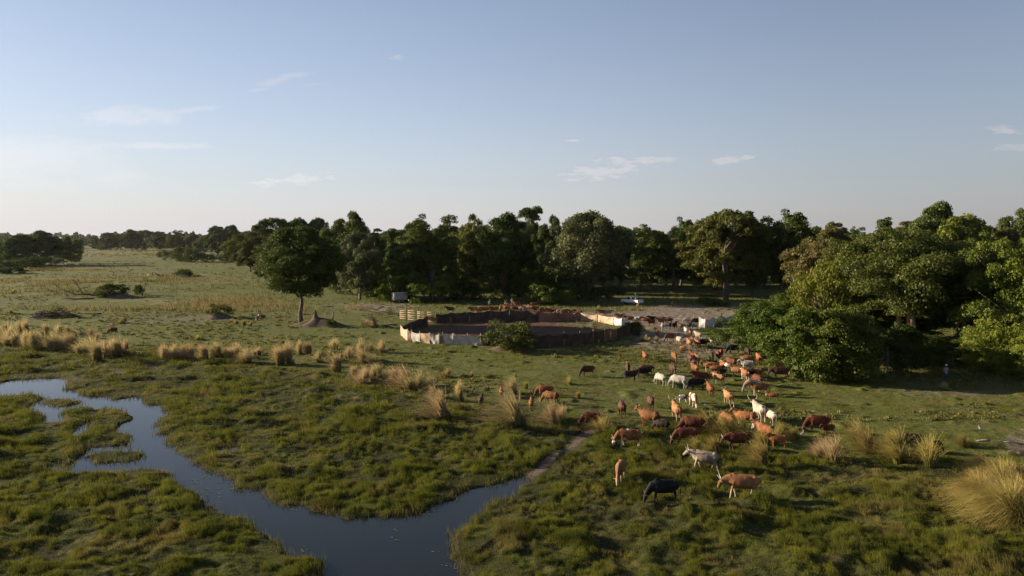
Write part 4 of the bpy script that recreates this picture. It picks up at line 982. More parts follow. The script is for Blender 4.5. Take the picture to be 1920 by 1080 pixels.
def simple_pole(px_, py_, top, label, r=.05):
    x, y, z = at(px_, py_); b = MB(); h = z_at(top, y) - z; b.tube([(0, 0, -.3), (.03, 0, h * .5), (-.03, 0, h)], [r, r * .9, r * .6], 6)
    tag(link('wooden_pole', b.mesh('wooden_pole', [M['darkwood']], True), None, (x, y, z)), label, 'pole')
simple_pole(1293, 612, 580, 'thin tall pole left of the white cloth screen')
simple_pole(762, 604, 568, 'thin leaning pole behind the rail fence', .06)
simple_pole(831, 656, 641, 'short pale stake in front of the near tarpaulin wall', .05)

def rail_fence(segs, label, rails=5):
    x0, y0, z0 = at(segs[0][0], segs[0][1]); t = thing('rail_fence', (x0, y0, z0), 0, label, 'rail fence'); rnd = random.Random(3); P = []
    for px_, py_, top in segs:
        x, y, z = at(px_, py_); P.append((Vector((x - x0, y - y0, z - z0)), z_at(top, y) - z))
    for p, h in P: post(t, p, h + rnd.uniform(0, .3), .07, 'pole', rnd.uniform(-.05, .05))
    for (p, h), (q, h2) in zip(P[:-1], P[1:]):
        for k in range(rails):
            f = (k + .7) / rails; b = MB()
            b.tube([p + Vector((-.1, -.07, h * f + rnd.uniform(-.06, .06))), q + Vector((.1, -.07, h2 * f + rnd.uniform(-.06, .06)))], [.065, .06], 6)
            link('rail', b.mesh('rail', [M['pole']], True), t)
rail_fence([(751, 600, 582), (766, 602, 581), (784, 604, 583), (802, 606, 584), (817, 607, 585)], 'wooden rail fence closing the left end of the kraal')

# ------------------------------------------------------------------ trailers and pickup
def wheel(parent, c, r, w):
    t = MB(); t.tube([(c[0], c[1] - w / 2, c[2]), (c[0], c[1] - w * .4, c[2]), (c[0], c[1] + w * .4, c[2]), (c[0], c[1] + w / 2, c[2])], [r * .86, r, r, r * .86], 20)
    o = link('wheel', t.mesh('wheel', [M['black']], True), parent)
    q = MB(); q.tube([(c[0], c[1] - w * .53, c[2]), (c[0], c[1] + w * .53, c[2])], [r * .56, r * .56], 14); link('rim', q.mesh('rim', [M['metal']]), o); return o
def trailer(px_, py_, rz, L, Wd, Hh, m, label):
    x, y, z = at(px_, py_); t = thing('box_trailer', (x, y, z), rz, label, 'trailer')
    b = MB(); b.box((0, 0, .6 + Hh / 2), (L, Wd, Hh)); link('body', b.mesh('body', [M[m]], bevel=.04), t)
    b = MB(); b.box((0, 0, .6 + Hh + .04), (L + .08, Wd + .08, .06)); link('roof', b.mesh('roof', [M['paint_white']], bevel=.015), t)
    b = MB(); n = int(L / .3)
    for i in range(n + 1):
        xx = -L / 2 + .05 + i * (L - .1) / n
        b.box((xx, -Wd / 2 - .02, .6 + Hh / 2), (.05, .04, Hh - .06)); b.box((xx, Wd / 2 + .02, .6 + Hh / 2), (.05, .04, Hh - .06))
    link('side_ribs', b.mesh('side_ribs', [M[m]]), t)
    b = MB(); b.box((0, 0, .54), (L, Wd * .8, .1)); b.box((L / 2 + .6, 0, .5), (1.3, .09, .09)); b.box((L / 2 + 1.2, 0, .28), (.07, .07, .45)); link('chassis', b.mesh('chassis', [M['black']], bevel=.01), t)
    for wx in (-.38, .38):
        for wy in (-1, 1): wheel(t, (wx * 1.05, wy * (Wd / 2 - .02), .36), .36, .22)
    b = MB(); b.box((-L / 2 - .02, 0, .6 + Hh / 2), (.04, Wd * .86, Hh * .88)); link('door', b.mesh('door', [M['paint_white']], bevel=.01), t)
trailer(749, 567, math.radians(206), 3.1, 1.9, 1.55, 'paint_grey', 'grey boxy two-axle trailer parked between two green bushes')
trailer(759, 561, math.radians(200), 2.8, 1.9, 1.75, 'paint_white', 'white-roofed trailer standing behind the grey trailer')

def pickup():
    x, y, z = at(1185, 571); t = thing('pickup_truck', (x, y, z), math.radians(124), 'white single-cab pickup truck parked in the shade at the edge of the wood', 'pickup truck')
    b = MB(); b.prism([(-.55, .5), (2.55, .5), (2.62, .75), (2.55, 1.02), (1.35, 1.13), (1.28, 1.13), (-.55, 1.13)], -.86, .86); link('body', b.mesh('body', [M['paint_white']], bevel=.035), t)
    b = MB(); b.prism([(-.45, 1.12), (1.22, 1.12), (.62, 1.68), (-.32, 1.70)], -.74, .74); cab = link('cab', b.mesh('cab', [M['paint_white']], bevel=.05), t)
    b = MB(); b.prism([(-.30, 1.17), (1.02, 1.17), (.56, 1.60), (-.22, 1.61)], -.775, .775); link('side_window', b.mesh('side_window', [M['glass']]), cab)
    b = MB(); b.add([(1.215, -.66, 1.16), (1.215, .66, 1.16), (.68, .62, 1.66), (.68, -.62, 1.66), (1.24, -.66, 1.15), (1.24, .66, 1.15), (.70, .62, 1.675), (.70, -.62, 1.675)], [(0, 1, 2, 3), (4, 5, 6, 7), (0, 1, 5, 4), (1, 2, 6, 5), (2, 3, 7, 6), (3, 0, 4, 7)])
    link('windscreen', b.mesh('windscreen', [M['glass']]), cab)
    b = MB(); b.box((-.42, 0, 1.38), (.05, 1.2, .42)); link('rear_window', b.mesh('rear_window', [M['glass']]), cab)
    b = MB(); b.box((-1.60, 0, .62), (2.06, 1.70, .06)); b.box((-1.60, .84, .86), (2.06, .05, .52)); b.box((-1.60, -.84, .86), (2.06, .05, .52)); b.box((-.60, 0, .86), (.05, 1.64, .52)); link('bed', b.mesh('bed', [M['paint_white']], bevel=.012), t)
    b = MB(); b.box((-2.63, 0, .86), (.05, 1.60, .50)); link('tailgate', b.mesh('tailgate', [M['paint_white']], bevel=.012), t)
    b = MB(); b.box((-2.70, 0, .52), (.12, 1.66, .14)); b.box((2.66, 0, .55), (.12, 1.66, .18)); b.box((-.6, 0, .5), (4.2, .9, .14)); link('bumpers', b.mesh('bumpers', [M['metal']], bevel=.02), t)
    for sy in (-1, 1):
        b = MB(); b.box((-2.655, sy * .83, .90), (.06, .09, .24)); link('tail_light', b.mesh('tail_light', [M['redlamp']], bevel=.01), t)
        b = MB(); b.box((2.60, sy * .68, .85), (.06, .28, .14)); link('headlight', b.mesh('headlight', [M['glass']], bevel=.01), t)
        b = MB(); b.box((1.0, sy * .93, 1.18), (.06, .16, .14)); link('mirror', b.mesh('mirror', [M['black']], bevel=.01), t)
        for wx in (-1.55, 1.75): wheel(t, (wx, sy * .76, .36), .36, .24)
    b = MB()
    for xx in (-.68, -1.9):
        b.tube([(xx, -.82, 1.1), (xx, -.80, 1.68), (xx, .80, 1.68), (xx, .82, 1.1)], .028, 6)
    b.tube([(-.68, -.78, 1.68), (-1.9, -.78, 1.68)], .025, 6); b.tube([(-.68, .78, 1.68), (-1.9, .78, 1.68)], .025, 6)
    link('roll_bar', b.mesh('roll_bar', [M['paint_white']], True), t)
    return t, (x, y, z)
truck, tpos = pickup()

# ------------------------------------------------------------------ people
def person_parts(arm_up=False, stride=.0):
    b = MB()
    arms = []
    for s_ in (-1, 1):
        b.tube([(0, s_ * .10, .88), (.02 + stride * s_ * .5, s_ * .10, .50), (stride * s_, s_ * .10, .08), (stride * s_ + .02, s_ * .10, .03)], [.095, .062, .042, .042], 10)
        b.tube([(stride * s_ - .07, s_ * .10, .035), (stride * s_ + .06, s_ * .105, .045), (stride * s_ + .17, s_ * .11, .03)], [(.04, .035), (.045, .04), (.035, .022)], 8)
        sh = Vector((0, s_ * .19, 1.42))
        if arm_up and s_ == 1: el, wr = Vector((.16, .34, 1.52)), Vector((.26, .38, 1.78))
        else: el, wr = Vector((-.03, s_ * .25, 1.14)), Vector((.09, s_ * .24, .90))
        arms.append((sh, el, wr)); b.tube([sh, sh.lerp(el, .5), el, wr], [.055, .048, .038, .028], 8)
        d = (wr - el).normalized(); side = Vector((1, 0, 0)) if abs(d.x) < .6 else Vector((0, 1, 0)); side = (side - d * side.dot(d)).normalized()
        b.tube([wr - d * .02, wr + d * .05, wr + d * .09], [(.030, .02), (.040, .018), (.036, .016)], 8)
        for k in range(4):
            f0 = wr + d * .08 + side * (k - 1.5) * .02; ln = (.060, .075, .070, .052)[k]; cur = side.cross(d) * .02
            b.tube([f0, f0 + d * ln * .6 + cur * .3, f0 + d * ln + cur], .0095, 6)
        b.tube([wr + d * .02 + side * .03, wr + d * .06 + side * .06, wr + d * .09 + side * .065], .011, 6)
    b.tube([(0, 0, .84), (0, 0, .98), (0, 0, 1.16), (.0, 0, 1.34), (0, 0, 1.45), (.005, 0, 1.50)], [(.15, .11), (.155, .11), (.14, .10), (.175, .115), (.13, .085), (.06, .06)], 14)
    b.tube([(.0, 0, 1.44), (.012, 0, 1.56)], [.055, .05], 10)
    b.ball((.02, 0, 1.655), (.095, .075, .118), 14, 10); b.ball((.045, 0, 1.60), (.06, .055, .06), 10, 6)
    b.ball((.118, 0, 1.635), (.02, .016, .025), 8, 5); b.ball((.10, 0, 1.59), (.015, .028, .010), 8, 5)
    for s_ in (-1, 1): b.ball((.01, s_ * .08, 1.645), (.016, .012, .030), 8, 5); b.ball((.10, s_ * .032, 1.665), (.010, .014, .010), 8, 5)
    body = b.remesh('body', .0095, 1, [M['skin']])
    c = MB(); c.tube([(0, 0, .90), (0, 0, 1.0), (0, 0, 1.16), (.0, 0, 1.34), (0, 0, 1.45), (.003, 0, 1.485)], [(.175, .135), (.172, .13), (.162, .122), (.192, .135), (.15, .105), (.078, .078)], 14)
    for sh, el, wr in arms: c.tube([sh + Vector((0, 0, .005)), sh.lerp(el, .5), sh.lerp(el, .9)], [.075, .068, .062], 10)
    shirt = c.remesh('shirt', .012, 2)
    c = MB(); c.tube([(0, 0, .80), (0, 0, .94), (0, 0, 1.0)], [(.16, .13), (.172, .132), (.165, .125)], 14)
    for s_ in (-1, 1): c.tube([(0, s_ * .10, .90), (.02 + stride * s_ * .5, s_ * .10, .50), (stride * s_, s_ * .10, .09)], [.112, .082, .066], 10)
    tr = c.remesh('trousers', .012, 2)
    c = MB(); c.ball((.01, 0, 1.715), (.105, .088, .085), 14, 8); c.tube([(.05, 0, 1.715), (.17, 0, 1.70)], [(.07, .010), (.055, .008)], 8)
    cap = c.remesh('cap', .009, 1)
    return body, shirt, tr, cap
PP = [person_parts(False, .0), person_parts(True, .0), person_parts(False, .18)]
def person(pos, rz, kind, shirt, trou, cap, label):
    t = thing('person', pos, rz, label, 'person'); B_, S_, T_, C_ = PP[kind]
    link('body', B_, t)
    for nm, me, c_ in (('shirt', S_, shirt), ('trousers', T_, trou), ('cap', C_, cap)):
        o = link(nm, me.copy(), t); o.data.materials.clear(); o.data.materials.append(mat('cloth_' + nm, c_, .85, .2, .12, 6))
    return t
cth, sth = math.cos(math.radians(124)), math.sin(math.radians(124))
person((tpos[0] + cth * -1.05, tpos[1] + sth * -1.05, tpos[2] + .65), math.radians(160), 0, (.35, .37, .40), (.05, .055, .08), (.7, .7, .7), 'person in a pale shirt and white cap standing in the pickup bed')
person(at(1773, 716), math.radians(-80), 2, (.22, .21, .22), (.04, .05, .08), (.75, .75, .75), 'person in grey shirt and white cap walking in the shade right of the thicket')
person(at(918, 578), math.radians(-90), 1, (.26, .27, .29), (.06, .06, .07), (.30, .30, .32), 'person in grey raising an arm behind the far kraal wall')
person(at(960, 574), math.radians(-60), 0, (.50, .40, .36), (.10, .08, .07), (.12, .10, .10), 'person in a pale pink shirt herding cattle behind the kraal')
person(at(286, 519), math.radians(20), 0, (.10, .09, .09), (.05, .05, .06), (.06, .05, .05), 'small dark figure standing in the far left meadow')
person(at(305, 520), math.radians(200), 2, (.12, .10, .08), (.05, .05, .05), (.06, .05, .05), 'second dark figure walking in the far left meadow')

# ------------------------------------------------------------------ cattle
def cow_meshes(pose, horns='short', calf=False, bull=False, seed=0):
    b = MB(); fx = {'stand': (.0, .04, .0, -.05), 'walk': (.22, -.16, -.18, .20), 'graze': (.12, -.10, .05, -.10), 'low': (.18, -.14, -.14, .16)}[pose.split('_')[0]]
    side = {'l': .35, 'r': -.35}.get(pose.split('_')[1] if '_' in pose else '', 0)
    b.tube([(-.86, 0, 1.10), (-.80, 0, 1.06), (-.68, 0, 1.00), (-.45, 0, .965), (-.12, 0, .925), (.20, 0, .93), (.46, 0, .96), (.64, 0, 1.00), (.78, 0, 1.04)],
           [(.07, .07), (.17, .18), (.235, .30), (.27, .34), (.315, .40), (.295, .40), (.245, .385), (.185, .33), (.12, .22)], 18)
    b.ball((-.60, .12, 1.20), (.13, .09, .08), 10, 6); b.ball((-.60, -.12, 1.20), (.13, .09, .08), 10, 6)       # hook bones
    b.ball((.44, 0, 1.26), (.20, .075, .13 + (.06 if bull else 0)), 12, 8)                                           # hump
    b.tube([(.66, 0, .86), (.80, 0, .86), (.84, 0, .96)], [(.03, .10), (.028, .12), (.02, .05)], 8)                # dewlap
    if pose.startswith('graze'): poll, nose = Vector((1.06, side * .5, .48)), Vector((1.16, side * .9, .09))
    elif pose.startswith('low'): poll, nose = Vector((1.10, side * .6, .92)), Vector((1.28, side, .55))
    elif pose.startswith('walk'): poll, nose = Vector((1.10, side * .7, 1.22)), Vector((1.40, side * 1.4, .95))
    else: poll, nose = Vector((1.00, side * .7, 1.38)), Vector((1.30, side * 1.5, 1.14))
    n0 = Vector((.60, 0, 1.04)); mid = n0.lerp(poll, .5) + Vector((0, 0, .03)); d = (nose - poll).normalized()
    b.tube([n0, mid, poll + d * .02], [(.17, .30), (.135, .235), (.10, .15)], 12)
    up = Vector((0, 0, 1)); up = (up - d * up.dot(d)).normalized(); sd = d.cross(up)
    b.tube([poll - d * .05, poll + d * .08, poll + d * .22, poll + d * .36, nose, nose + d * .03], [(.09, .10), (.12, .135), (.10, .115), (.075, .085), (.080, .075), (.055, .05)], 12)
    for s_ in (-1, 1):
        b.tube([poll + sd * s_ * .08 + up * .01, poll + sd * s_ * .17 - up * .01, poll + sd * s_ * .26 - up * .05], [.028, (.05, .03), .018], 8)
        i = 0 if s_ > 0 else 1
        b.tube([(.46, s_ * .15, .98), (.47 + fx[i] * .2, s_ * .155, .74), (.49 + fx[i] * .6, s_ * .14, .44), (.47 + fx[i], s_ * .135, .12), (.49 + fx[i], s_ * .135, .0)], [(.10, .14), (.075, .09), .052, .038, .05], 10)
        i = 2 if s_ > 0 else 3
        b.tube([(-.62, s_ * .15, 1.02), (-.50 + fx[i] * .2, s_ * .165, .74), (-.66 + fx[i] * .65, s_ * .15, .46), (-.62 + fx[i], s_ * .145, .12), (-.60 + fx[i], s_ * .145, .0)], [(.13, .20), (.10, .135), (.050, .062), .038, .05], 10)
    if not calf: b.ball((-.36, 0, .62), (.15, .12, .10), 10, 6)
    b.tube([(-.84, 0, 1.14), (-.93, 0, 1.02), (-.95, .01, .75), (-.93, .02, .50), (-.93, .02, .36)], [.034, .028, .024, .04, .022], 8)
    body = b.remesh('cow_body_' + pose, .021, 2)
    H = []
    if horns != 'none':
        k = {'short': .6, 'long': 1.15, 'lyre': 1.5}[horns]
        for s_ in (-1, 1):
            h = MB(); up = (up + Vector((0, 0, .9))).normalized(); p0 = poll + sd * s_ * .06 + up * .06
            h.tube([p0, p0 + sd * s_ * .14 * k + up * .03, p0 + sd * s_ * .20 * k + up * .15 * k, p0 + sd * s_ * .17 * k + up * .30 * k], [.032, .028, .022, .008], 8)
            H.append(h.mesh('horn', [M['horn']], True))
    return body, H
def coat(name, base, patch=None, pscale=1.6, pthr=.56, lowpale=None):
    m = bpy.data.materials.new('coat_' + name); m.use_nodes = True; N = NT(m.node_tree); N.n.clear()
    tcn = N.new('ShaderNodeTexCoord').outputs['Object']; oi = N.new('ShaderNodeObjectInfo')
    va = N.new('ShaderNodeVectorMath', operation='ADD'); N.l.new(tcn, va.inputs[0])
    cx = N.new('ShaderNodeCombineXYZ'); N.l.new(N.math('MULTIPLY', oi.outputs['Random'], 30), cx.inputs[0]); N.l.new(cx.outputs[0], va.inputs[1])
    n = N.noise(va.outputs[0], 4.0, 4, .6)
    c = N.mix(N.smooth(n, .3, .7), tuple(q * .62 for q in base), tuple(min(1, q * 1.25) for q in base))
    n2 = N.noise(va.outputs[0], 1.7, 2, .5); c = N.mix(N.smooth(n2, .42, .62), c, tuple(q * .60 for q in base))
    sx = N.new('ShaderNodeSeparateXYZ'); N.l.new(tcn, sx.inputs[0])
    c = N.mix(N.math('MULTIPLY', N.smooth(sx.outputs[0], .72, 1.05), N.smooth(oi.outputs['Random'], .35, .45)), c, tuple(q * .42 for q in base))
    c = N.mix(N.smooth(sx.outputs[0], -.86, -.94), c, tuple(q * .5 for q in base))
    if patch: c = N.mix(N.smooth(N.noise(va.outputs[0], pscale, 1, .4), pthr, pthr + .03), c, patch)
    sz = N.new('ShaderNodeSeparateXYZ'); N.l.new(tcn, sz.inputs[0])
    if lowpale: c = N.mix(N.smooth(sz.outputs[2], .62, .38), c, lowpale)
    h = N.new('ShaderNodeHueSaturation'); N.put(h.inputs['Value'], N.math('MULTIPLY_ADD', oi.outputs['Random'], .4, .8)); N.put(h.inputs['Color'], c)
    p = N.new('ShaderNodeBsdfPrincipled'); N.l.new(h.outputs[0], p.inputs['Base Color']); p.inputs['Roughness'].default_value = .75; p.inputs['Specular IOR Level'].default_value = .2
    bm_ = N.new('ShaderNodeBump'); bm_.inputs['Strength'].default_value = .6; bm_.inputs['Distance'].default_value = .02; N.put(bm_.inputs['Height'], N.noise(tcn, 9, 3, .6)); N.l.new(bm_.outputs[0], p.inputs['Normal'])
    o = N.new('ShaderNodeOutputMaterial'); N.l.new(p.outputs[0], o.inputs[0]); return m
COAT = {'orange': coat('orange', (.225, .083, .030)), 'tan': coat('tan', (.28, .130, .055), None, 1, 1, (.34, .26, .19)), 'red': coat('red', (.120, .034, .016)), 'brown': coat('brown', (.085, .036, .024)),
        'dark': coat('dark', (.030, .018, .015)), 'black': coat('black', (.014, .012, .013)), 'cream': coat('cream', (.38, .30, .24)), 'white': coat('white', (.45, .40, .35)), 'grey': coat('grey', (.26, .235, .235)),
        'pied': coat('pied', (.16, .06, .045), (.70, .64, .60), 2.0, .50), 'orwhite': coat('orange_white', (.225, .084, .031), (.66, .60, .55), 1.6, .60, (.55, .45, .38)), 'blackwhite': coat('black_white', (.02, .018, .02), (.6, .56, .54), 2.0, .60)}
POSES = {}
for pz in ('stand', 'stand_l', 'stand_r', 'walk', 'walk_l', 'graze', 'graze_l', 'graze_r', 'low'):
    POSES[pz] = {hn: None for hn in ('none', 'short', 'long', 'lyre')}
def get_pose(p, h):
    if POSES[p][h] is None:
        if '_b' not in POSES[p]: POSES[p]['_b'] = cow_meshes(p, 'none')[0]
        if h == 'none': POSES[p][h] = (POSES[p]['_b'], [])
        else:
            k = cow_horns(p, h); POSES[p][h] = (POSES[p]['_b'], k)
    return POSES[p][h]
_keep = MB.remesh
def cow_horns(p, h):
    MB.remesh = lambda s, *a, **k: None
    r = cow_meshes(p, h)[1]; MB.remesh = _keep; return r
def cow(px_, py_, head, pose, col, sc, label, horns='short', group='cattle of the herd'):
    x, y, z = at(px_, py_); calf = sc < .8
    body, H = get_pose(pose, 'none' if calf else horns)
    nm = 'calf' if calf else 'cow'
    t = thing(nm, (x, y, z - .01), math.radians(head), label, nm, group); k = .92 if py_ > 770 else .84; t.scale = (sc * k, sc * k * 1.08, sc * k)
    o = link('body', body, t)
    if not o.data.materials: o.data.materials.append(COAT['orange'])
    o.material_slots[0].link = 'OBJECT'; o.material_slots[0].material = COAT[col]
    for h in H:
        q = link('horn', h, t)
        if col in ('brown', 'dark', 'black'): q.material_slots[0].link = 'OBJECT'; q.material_slots[0].material = M['hdark']
HERD = [
 # nearest animals
 (1322, 881, 163, 'walk', 'cream', 1.0, 'cream cow walking left in front of the yellow tussocks', 'long'),
 (1392, 933, 172, 'low', 'tan', 1.10, 'big orange-tan cow with pale legs, nearest to the camera, walking left', 'lyre'),
 (1245, 950, 186, 'graze', 'black', 1.0, 'black cow grazing alone nearest the stream', 'short'),
 (1163, 903, 252, 'graze', 'tan', .95, 'slim tan cow grazing towards the camera at the left of the near group', 'none'),
 (1180, 837, 178, 'graze', 'orwhite', 1.05, 'orange cow with pale face grazing left beside the path', 'long'),
 (1217, 803, 138, 'stand', 'orange', 1.05, 'orange cow standing with a dark calf at its flank', 'short'),
 (1241, 811, 150, 'graze', 'dark', .70, 'dark brown calf suckling from the standing orange cow', 'none'),
 (1166, 781, 92, 'graze', 'brown', .95, 'dark brown cow seen from behind left of the mother and calf', 'none'),
 (1220, 768, 268, 'stand', 'brown', 1.0, 'brown cow facing the camera with a pale blaze', 'short'),
 (1268, 788, 95, 'stand', 'tan', 1.05, 'pale tan cow seen from behind above the red grazing pair', 'long'),
 (1300, 762, 272, 'graze', 'orwhite', 1.0, 'orange cow grazing towards the camera beside the pied calf', 'long'),
 (1281, 755, 5, 'stand', 'pied', .60, 'small pied calf, white with brown patches', 'none'),
 (1299, 812, 165, 'graze_l', 'red', 1.0, 'red-brown cow with head hidden, upper one of the red grazing pair', 'none'),
 (1287, 833, 180, 'graze', 'red', 1.0, 'red-brown cow grazing left, lower one of the red grazing pair', 'short'),
 (1364, 806, 112, 'graze', 'orange', 1.0, 'orange cow half hidden by the tall thicket tussocks', 'none'),
 (1397, 800, 148, 'stand', 'orwhite', 1.0, 'orange and white long-horned cow lying behind the tussocks', 'lyre'),
 (1423, 787, 100, 'stand', 'cream', 1.08, 'white bull with very long upturned horns seen from behind', 'lyre'),
 (1446, 794, 100, 'graze', 'cream', .85, 'cream young cow beside the long-horned white bull', 'none'),
 (1435, 826, 118, 'stand', 'orange', 1.0, 'orange cow with a dark head standing in the yellow tussocks', 'lyre'),
 (1459, 839, 172, 'stand', 'orange', .72, 'orange calf with a white hind leg right of the tussocks', 'none'),
 (1384, 843, 180, 'low', 'red', 1.0, 'red-brown cow walking left behind the broad yellow tussock', 'short'),
 (1534, 810, 178, 'graze', 'red', 1.05, 'red cow grazing by itself above the broad straw tussock', 'none'),
 (1553, 816, 200, 'stand', 'red', .66, 'red calf half hidden behind the lone grazing red cow', 'none'),
 (1706, 846, 176, 'graze', 'dark', 1.0, 'dark red cow hidden behind the right-hand tussocks', 'short'),
 (1751, 848, 8, 'graze', 'red', .66, 'small dark red calf grazing right of the right-hand tussocks', 'none'),
 # middle
 (1449, 751, 160, 'stand', 'orange', .62, 'little orange calf at the right of the middle herd', 'none'),
 (1424, 742, 176, 'stand', 'tan', 1.08, 'large tan cow side-on in front of a white one', 'none'),
 (1412, 737, 188, 'graze', 'cream', 1.05, 'white cow grazing behind the large tan cow', 'none'),
 (1365, 758, 100, 'stand', 'tan', .95, 'tan cow with a white tail seen from behind, alone in the shade', 'short'),
 (1331, 743, 92, 'stand', 'orange', .95, 'slim orange cow seen from behind right of the black cow', 'none'),
 (1347, 721, 122, 'stand', 'tan', .95, 'golden tan cow turned away above the slim orange one', 'none'),
 (1314, 720, 184, 'stand', 'red', 1.08, 'large red cow side-on behind the black cow', 'none'),
 (1307, 731, 180, 'graze', 'black', 1.0, 'black cow grazing in the middle of the herd', 'none'),
 (1303, 702, 105, 'stand', 'orange', .95, 'orange cow turned away above the large red cow', 'long'),
 (1343, 703, 165, 'stand', 'orange', .95, 'orange cow standing beside the pale tan cow', 'none'),
 (1331, 697, 165, 'stand', 'tan', .95, 'pale tan cow pressed against the orange one', 'none'),
 (1358, 697, 112, 'stand', 'orwhite', 1.0, 'orange and cream cow seen from behind in the middle', 'short'),
 (1371, 690, 118, 'stand', 'red', 1.0, 'red cow turned away right of the orange and cream one', 'short'),
 (1383, 706, 150, 'stand', 'tan', .95, 'golden cow standing in the middle with dark legs', 'short'),
 (1402, 694, 165, 'stand', 'white', .98, 'bright white cow in the middle of the herd', 'none'),
 (1400, 683, 165, 'stand', 'tan', .95, 'tan cow just behind the bright white cow', 'none'),
 (1397, 712, 100, 'stand', 'orwhite', .95, 'orange cow with white hind leg seen from behind', 'short'),
 (1406, 709, 92, 'graze', 'dark', 1.0, 'dark cow between the orange cow and the red rump', 'none'),
 (1417, 709, 165, 'graze', 'tan', .95, 'tan cow grazing behind the bright red rump', 'none'),
 (1420, 724, 108, 'graze', 'red', .98, 'bright red cow seen from behind above the large tan cow', 'none'),
 (1423, 682, 92, 'stand', 'orange', .95, 'orange cow alone before the dark cattle of the thicket', 'none'),
 (1346, 676, 262, 'graze', 'red', 1.05, 'big red cow facing the camera by the thicket', 'long'),
 (1334, 677, 262, 'graze', 'dark', .95, 'dark brown cow left of the big red cow', 'short'),
 (1352, 672, 250, 'graze', 'orange', .95, 'orange cow behind the big red cow', 'short'),
 (1354, 705, 200, 'graze', 'blackwhite', .68, 'black and white calf in the middle of the herd', 'none'),
 (1376, 664, 178, 'graze', 'black', 1.05, 'black cow grazing at the left end of the row under the thicket', 'short'),
 (1401, 669, 265, 'graze', 'dark', 1.0, 'dark brown cow in the row under the thicket', 'short'),
 (1414, 670, 15, 'low', 'black', 1.0, 'black cow facing right in the row under the thicket', 'short'),
 (1463, 713, 178, 'low', 'brown', 1.15, 'long dark red cow walking left beside the front of the thicket', 'long'),
 (1471, 703, 178, 'stand', 'tan', .95, 'tan cow peeping over the long dark red cow', 'none'),
 # left of the middle
 (1209, 677, 95, 'stand', 'orange', .92, 'brown-orange cow seen from behind in the band of shade', 'none'),
 (1212, 703, 195, 'graze', 'orange', 1.0, 'bright orange cow behind the two near-black ones', 'short'),
 (1207, 708, 5, 'stand', 'dark', 1.0, 'near-black cow side-on in front of the bright orange one', 'none'),
 (1182, 715, 2, 'stand', 'dark', .98, 'near-black cow side-on, left one of the pair', 'none'),
 (1177, 701, 262, 'graze', 'brown', .95, 'brown cow with white legs left of the near-black pair', 'short'),
 (1264, 678, 272, 'graze', 'orange', 1.0, 'orange horned cow facing the camera across the band of shade', 'long'),
 (1261, 704, 272, 'low', 'brown', 1.05, 'dark brown horned cow walking towards the camera', 'lyre'),
 (1239, 722, 118, 'graze', 'white', 1.0, 'white cow grazing, left one of the white pair', 'none'),
 (1273, 729, 148, 'graze', 'white', 1.08, 'white cow grazing, right one of the white pair', 'none'),
 (1259, 722, 260, 'stand', 'red', .5, 'tiny red calf between the two white cows', 'none'),
 (1298, 676, 105, 'stand', 'red', .95, 'red cow at the top of the tight group of four', 'none'),
 (1294, 682, 95, 'stand', 'brown', .95, 'dark brown cow on the left of the tight group of four', 'none'),
 (1307, 682, 95, 'stand', 'tan', .95, 'golden tan cow on the right of the tight group of four', 'none'),
 (1299, 688, 270, 'graze', 'brown', .62, 'brown calf below the tight group of four', 'none'),
 (1281, 658, 150, 'stand', 'orange', .60, 'little orange calf below the cream cow in the lane', 'none'),
 (1102, 706, 200, 'graze', 'brown', 1.0, 'dark brown cow grazing on its own on the open lawn', 'none'),
 (902, 762, 85, 'stand', 'brown', .80, 'dark brown calf behind the slanting line of tussocks', 'none'),
 (940, 745, 92, 'stand', 'orange', .72, 'orange calf left of the big feathery tussock', 'none'),
 (996, 768, 88, 'stand', 'orange', .76, 'orange calf seen from behind right of the big feathery tussock', 'none'),
 (1022, 744, 172, 'graze', 'orange', .98, 'orange-brown cow grazing behind the tussocks left of the herd', 'none'),
 (1033, 758, 150, 'graze', 'orange', .98, 'orange cow overlapping the orange-brown one left of the herd', 'none'),
 (1110, 800, 178, 'graze', 'red', .95, 'red-brown cow with head down beside the sandy path', 'short'),
 (490, 601, 185, 'graze', 'orwhite', .95, 'orange and white cow grazing left of the lone tree', 'none'),
 (212, 627, 178, 'graze', 'red', .9, 'red cow lying low behind the hind row of tussocks', 'none'),
 (297, 519, 175, 'stand', 'brown', 1.0, 'brown cow beside the small dark figures in the far meadow', 'short'),
 (279, 519, 150, 'graze', 'cream', .9, 'pale cow beside the small dark figures in the far meadow', 'none'),
 # lane at the gate
 (1273, 648, 275, 'stand', 'cream', 1.0, 'cream cow walking down the lane towards the camera', 'short'),
 (1256, 641, 205, 'graze', 'orange', 1.0, 'orange-red cow with lowered head in the lane', 'short'),
 (1231, 632, 92, 'stand', 'orange', .85, 'orange rump at the left of the lane near the kraal corner', 'none'),
 (1292, 653, 95, 'stand', 'tan', .98, 'tan cow seen from behind in the lane', 'none'),
 (1307, 653, 100, 'stand', 'orange', .98, 'orange-brown cow right of the tan one in the lane', 'none'),
 (1318, 652, 15, 'low', 'black', 1.0, 'black cow facing right at the edge of the lane', 'none'),
 (1309, 638, 115, 'stand', 'cream', .98, 'cream cow with tan head in the lane', 'short'),
 (1294, 631, 90, 'stand', 'orange', .75, 'small orange cow in the lane above the tan one', 'none'),
 (1298, 642, 95, 'stand', 'orange', .62, 'orange calf in the lane', 'none'),
 (1286, 627, 95, 'stand', 'white', .85, 'whitish cow in the shade of the lane', 'none'),
 (1333, 649, 92, 'stand', 'cream', .85, 'small cream cow alone left of the thicket', 'none'),
 (1242, 620, 80, 'stand', 'grey', 1.0, 'grey cow in the dusty crowd at the gate', 'none'),
 (1252, 617, 120, 'stand', 'black', 1.0, 'black cow in the dusty crowd at the gate', 'short'),
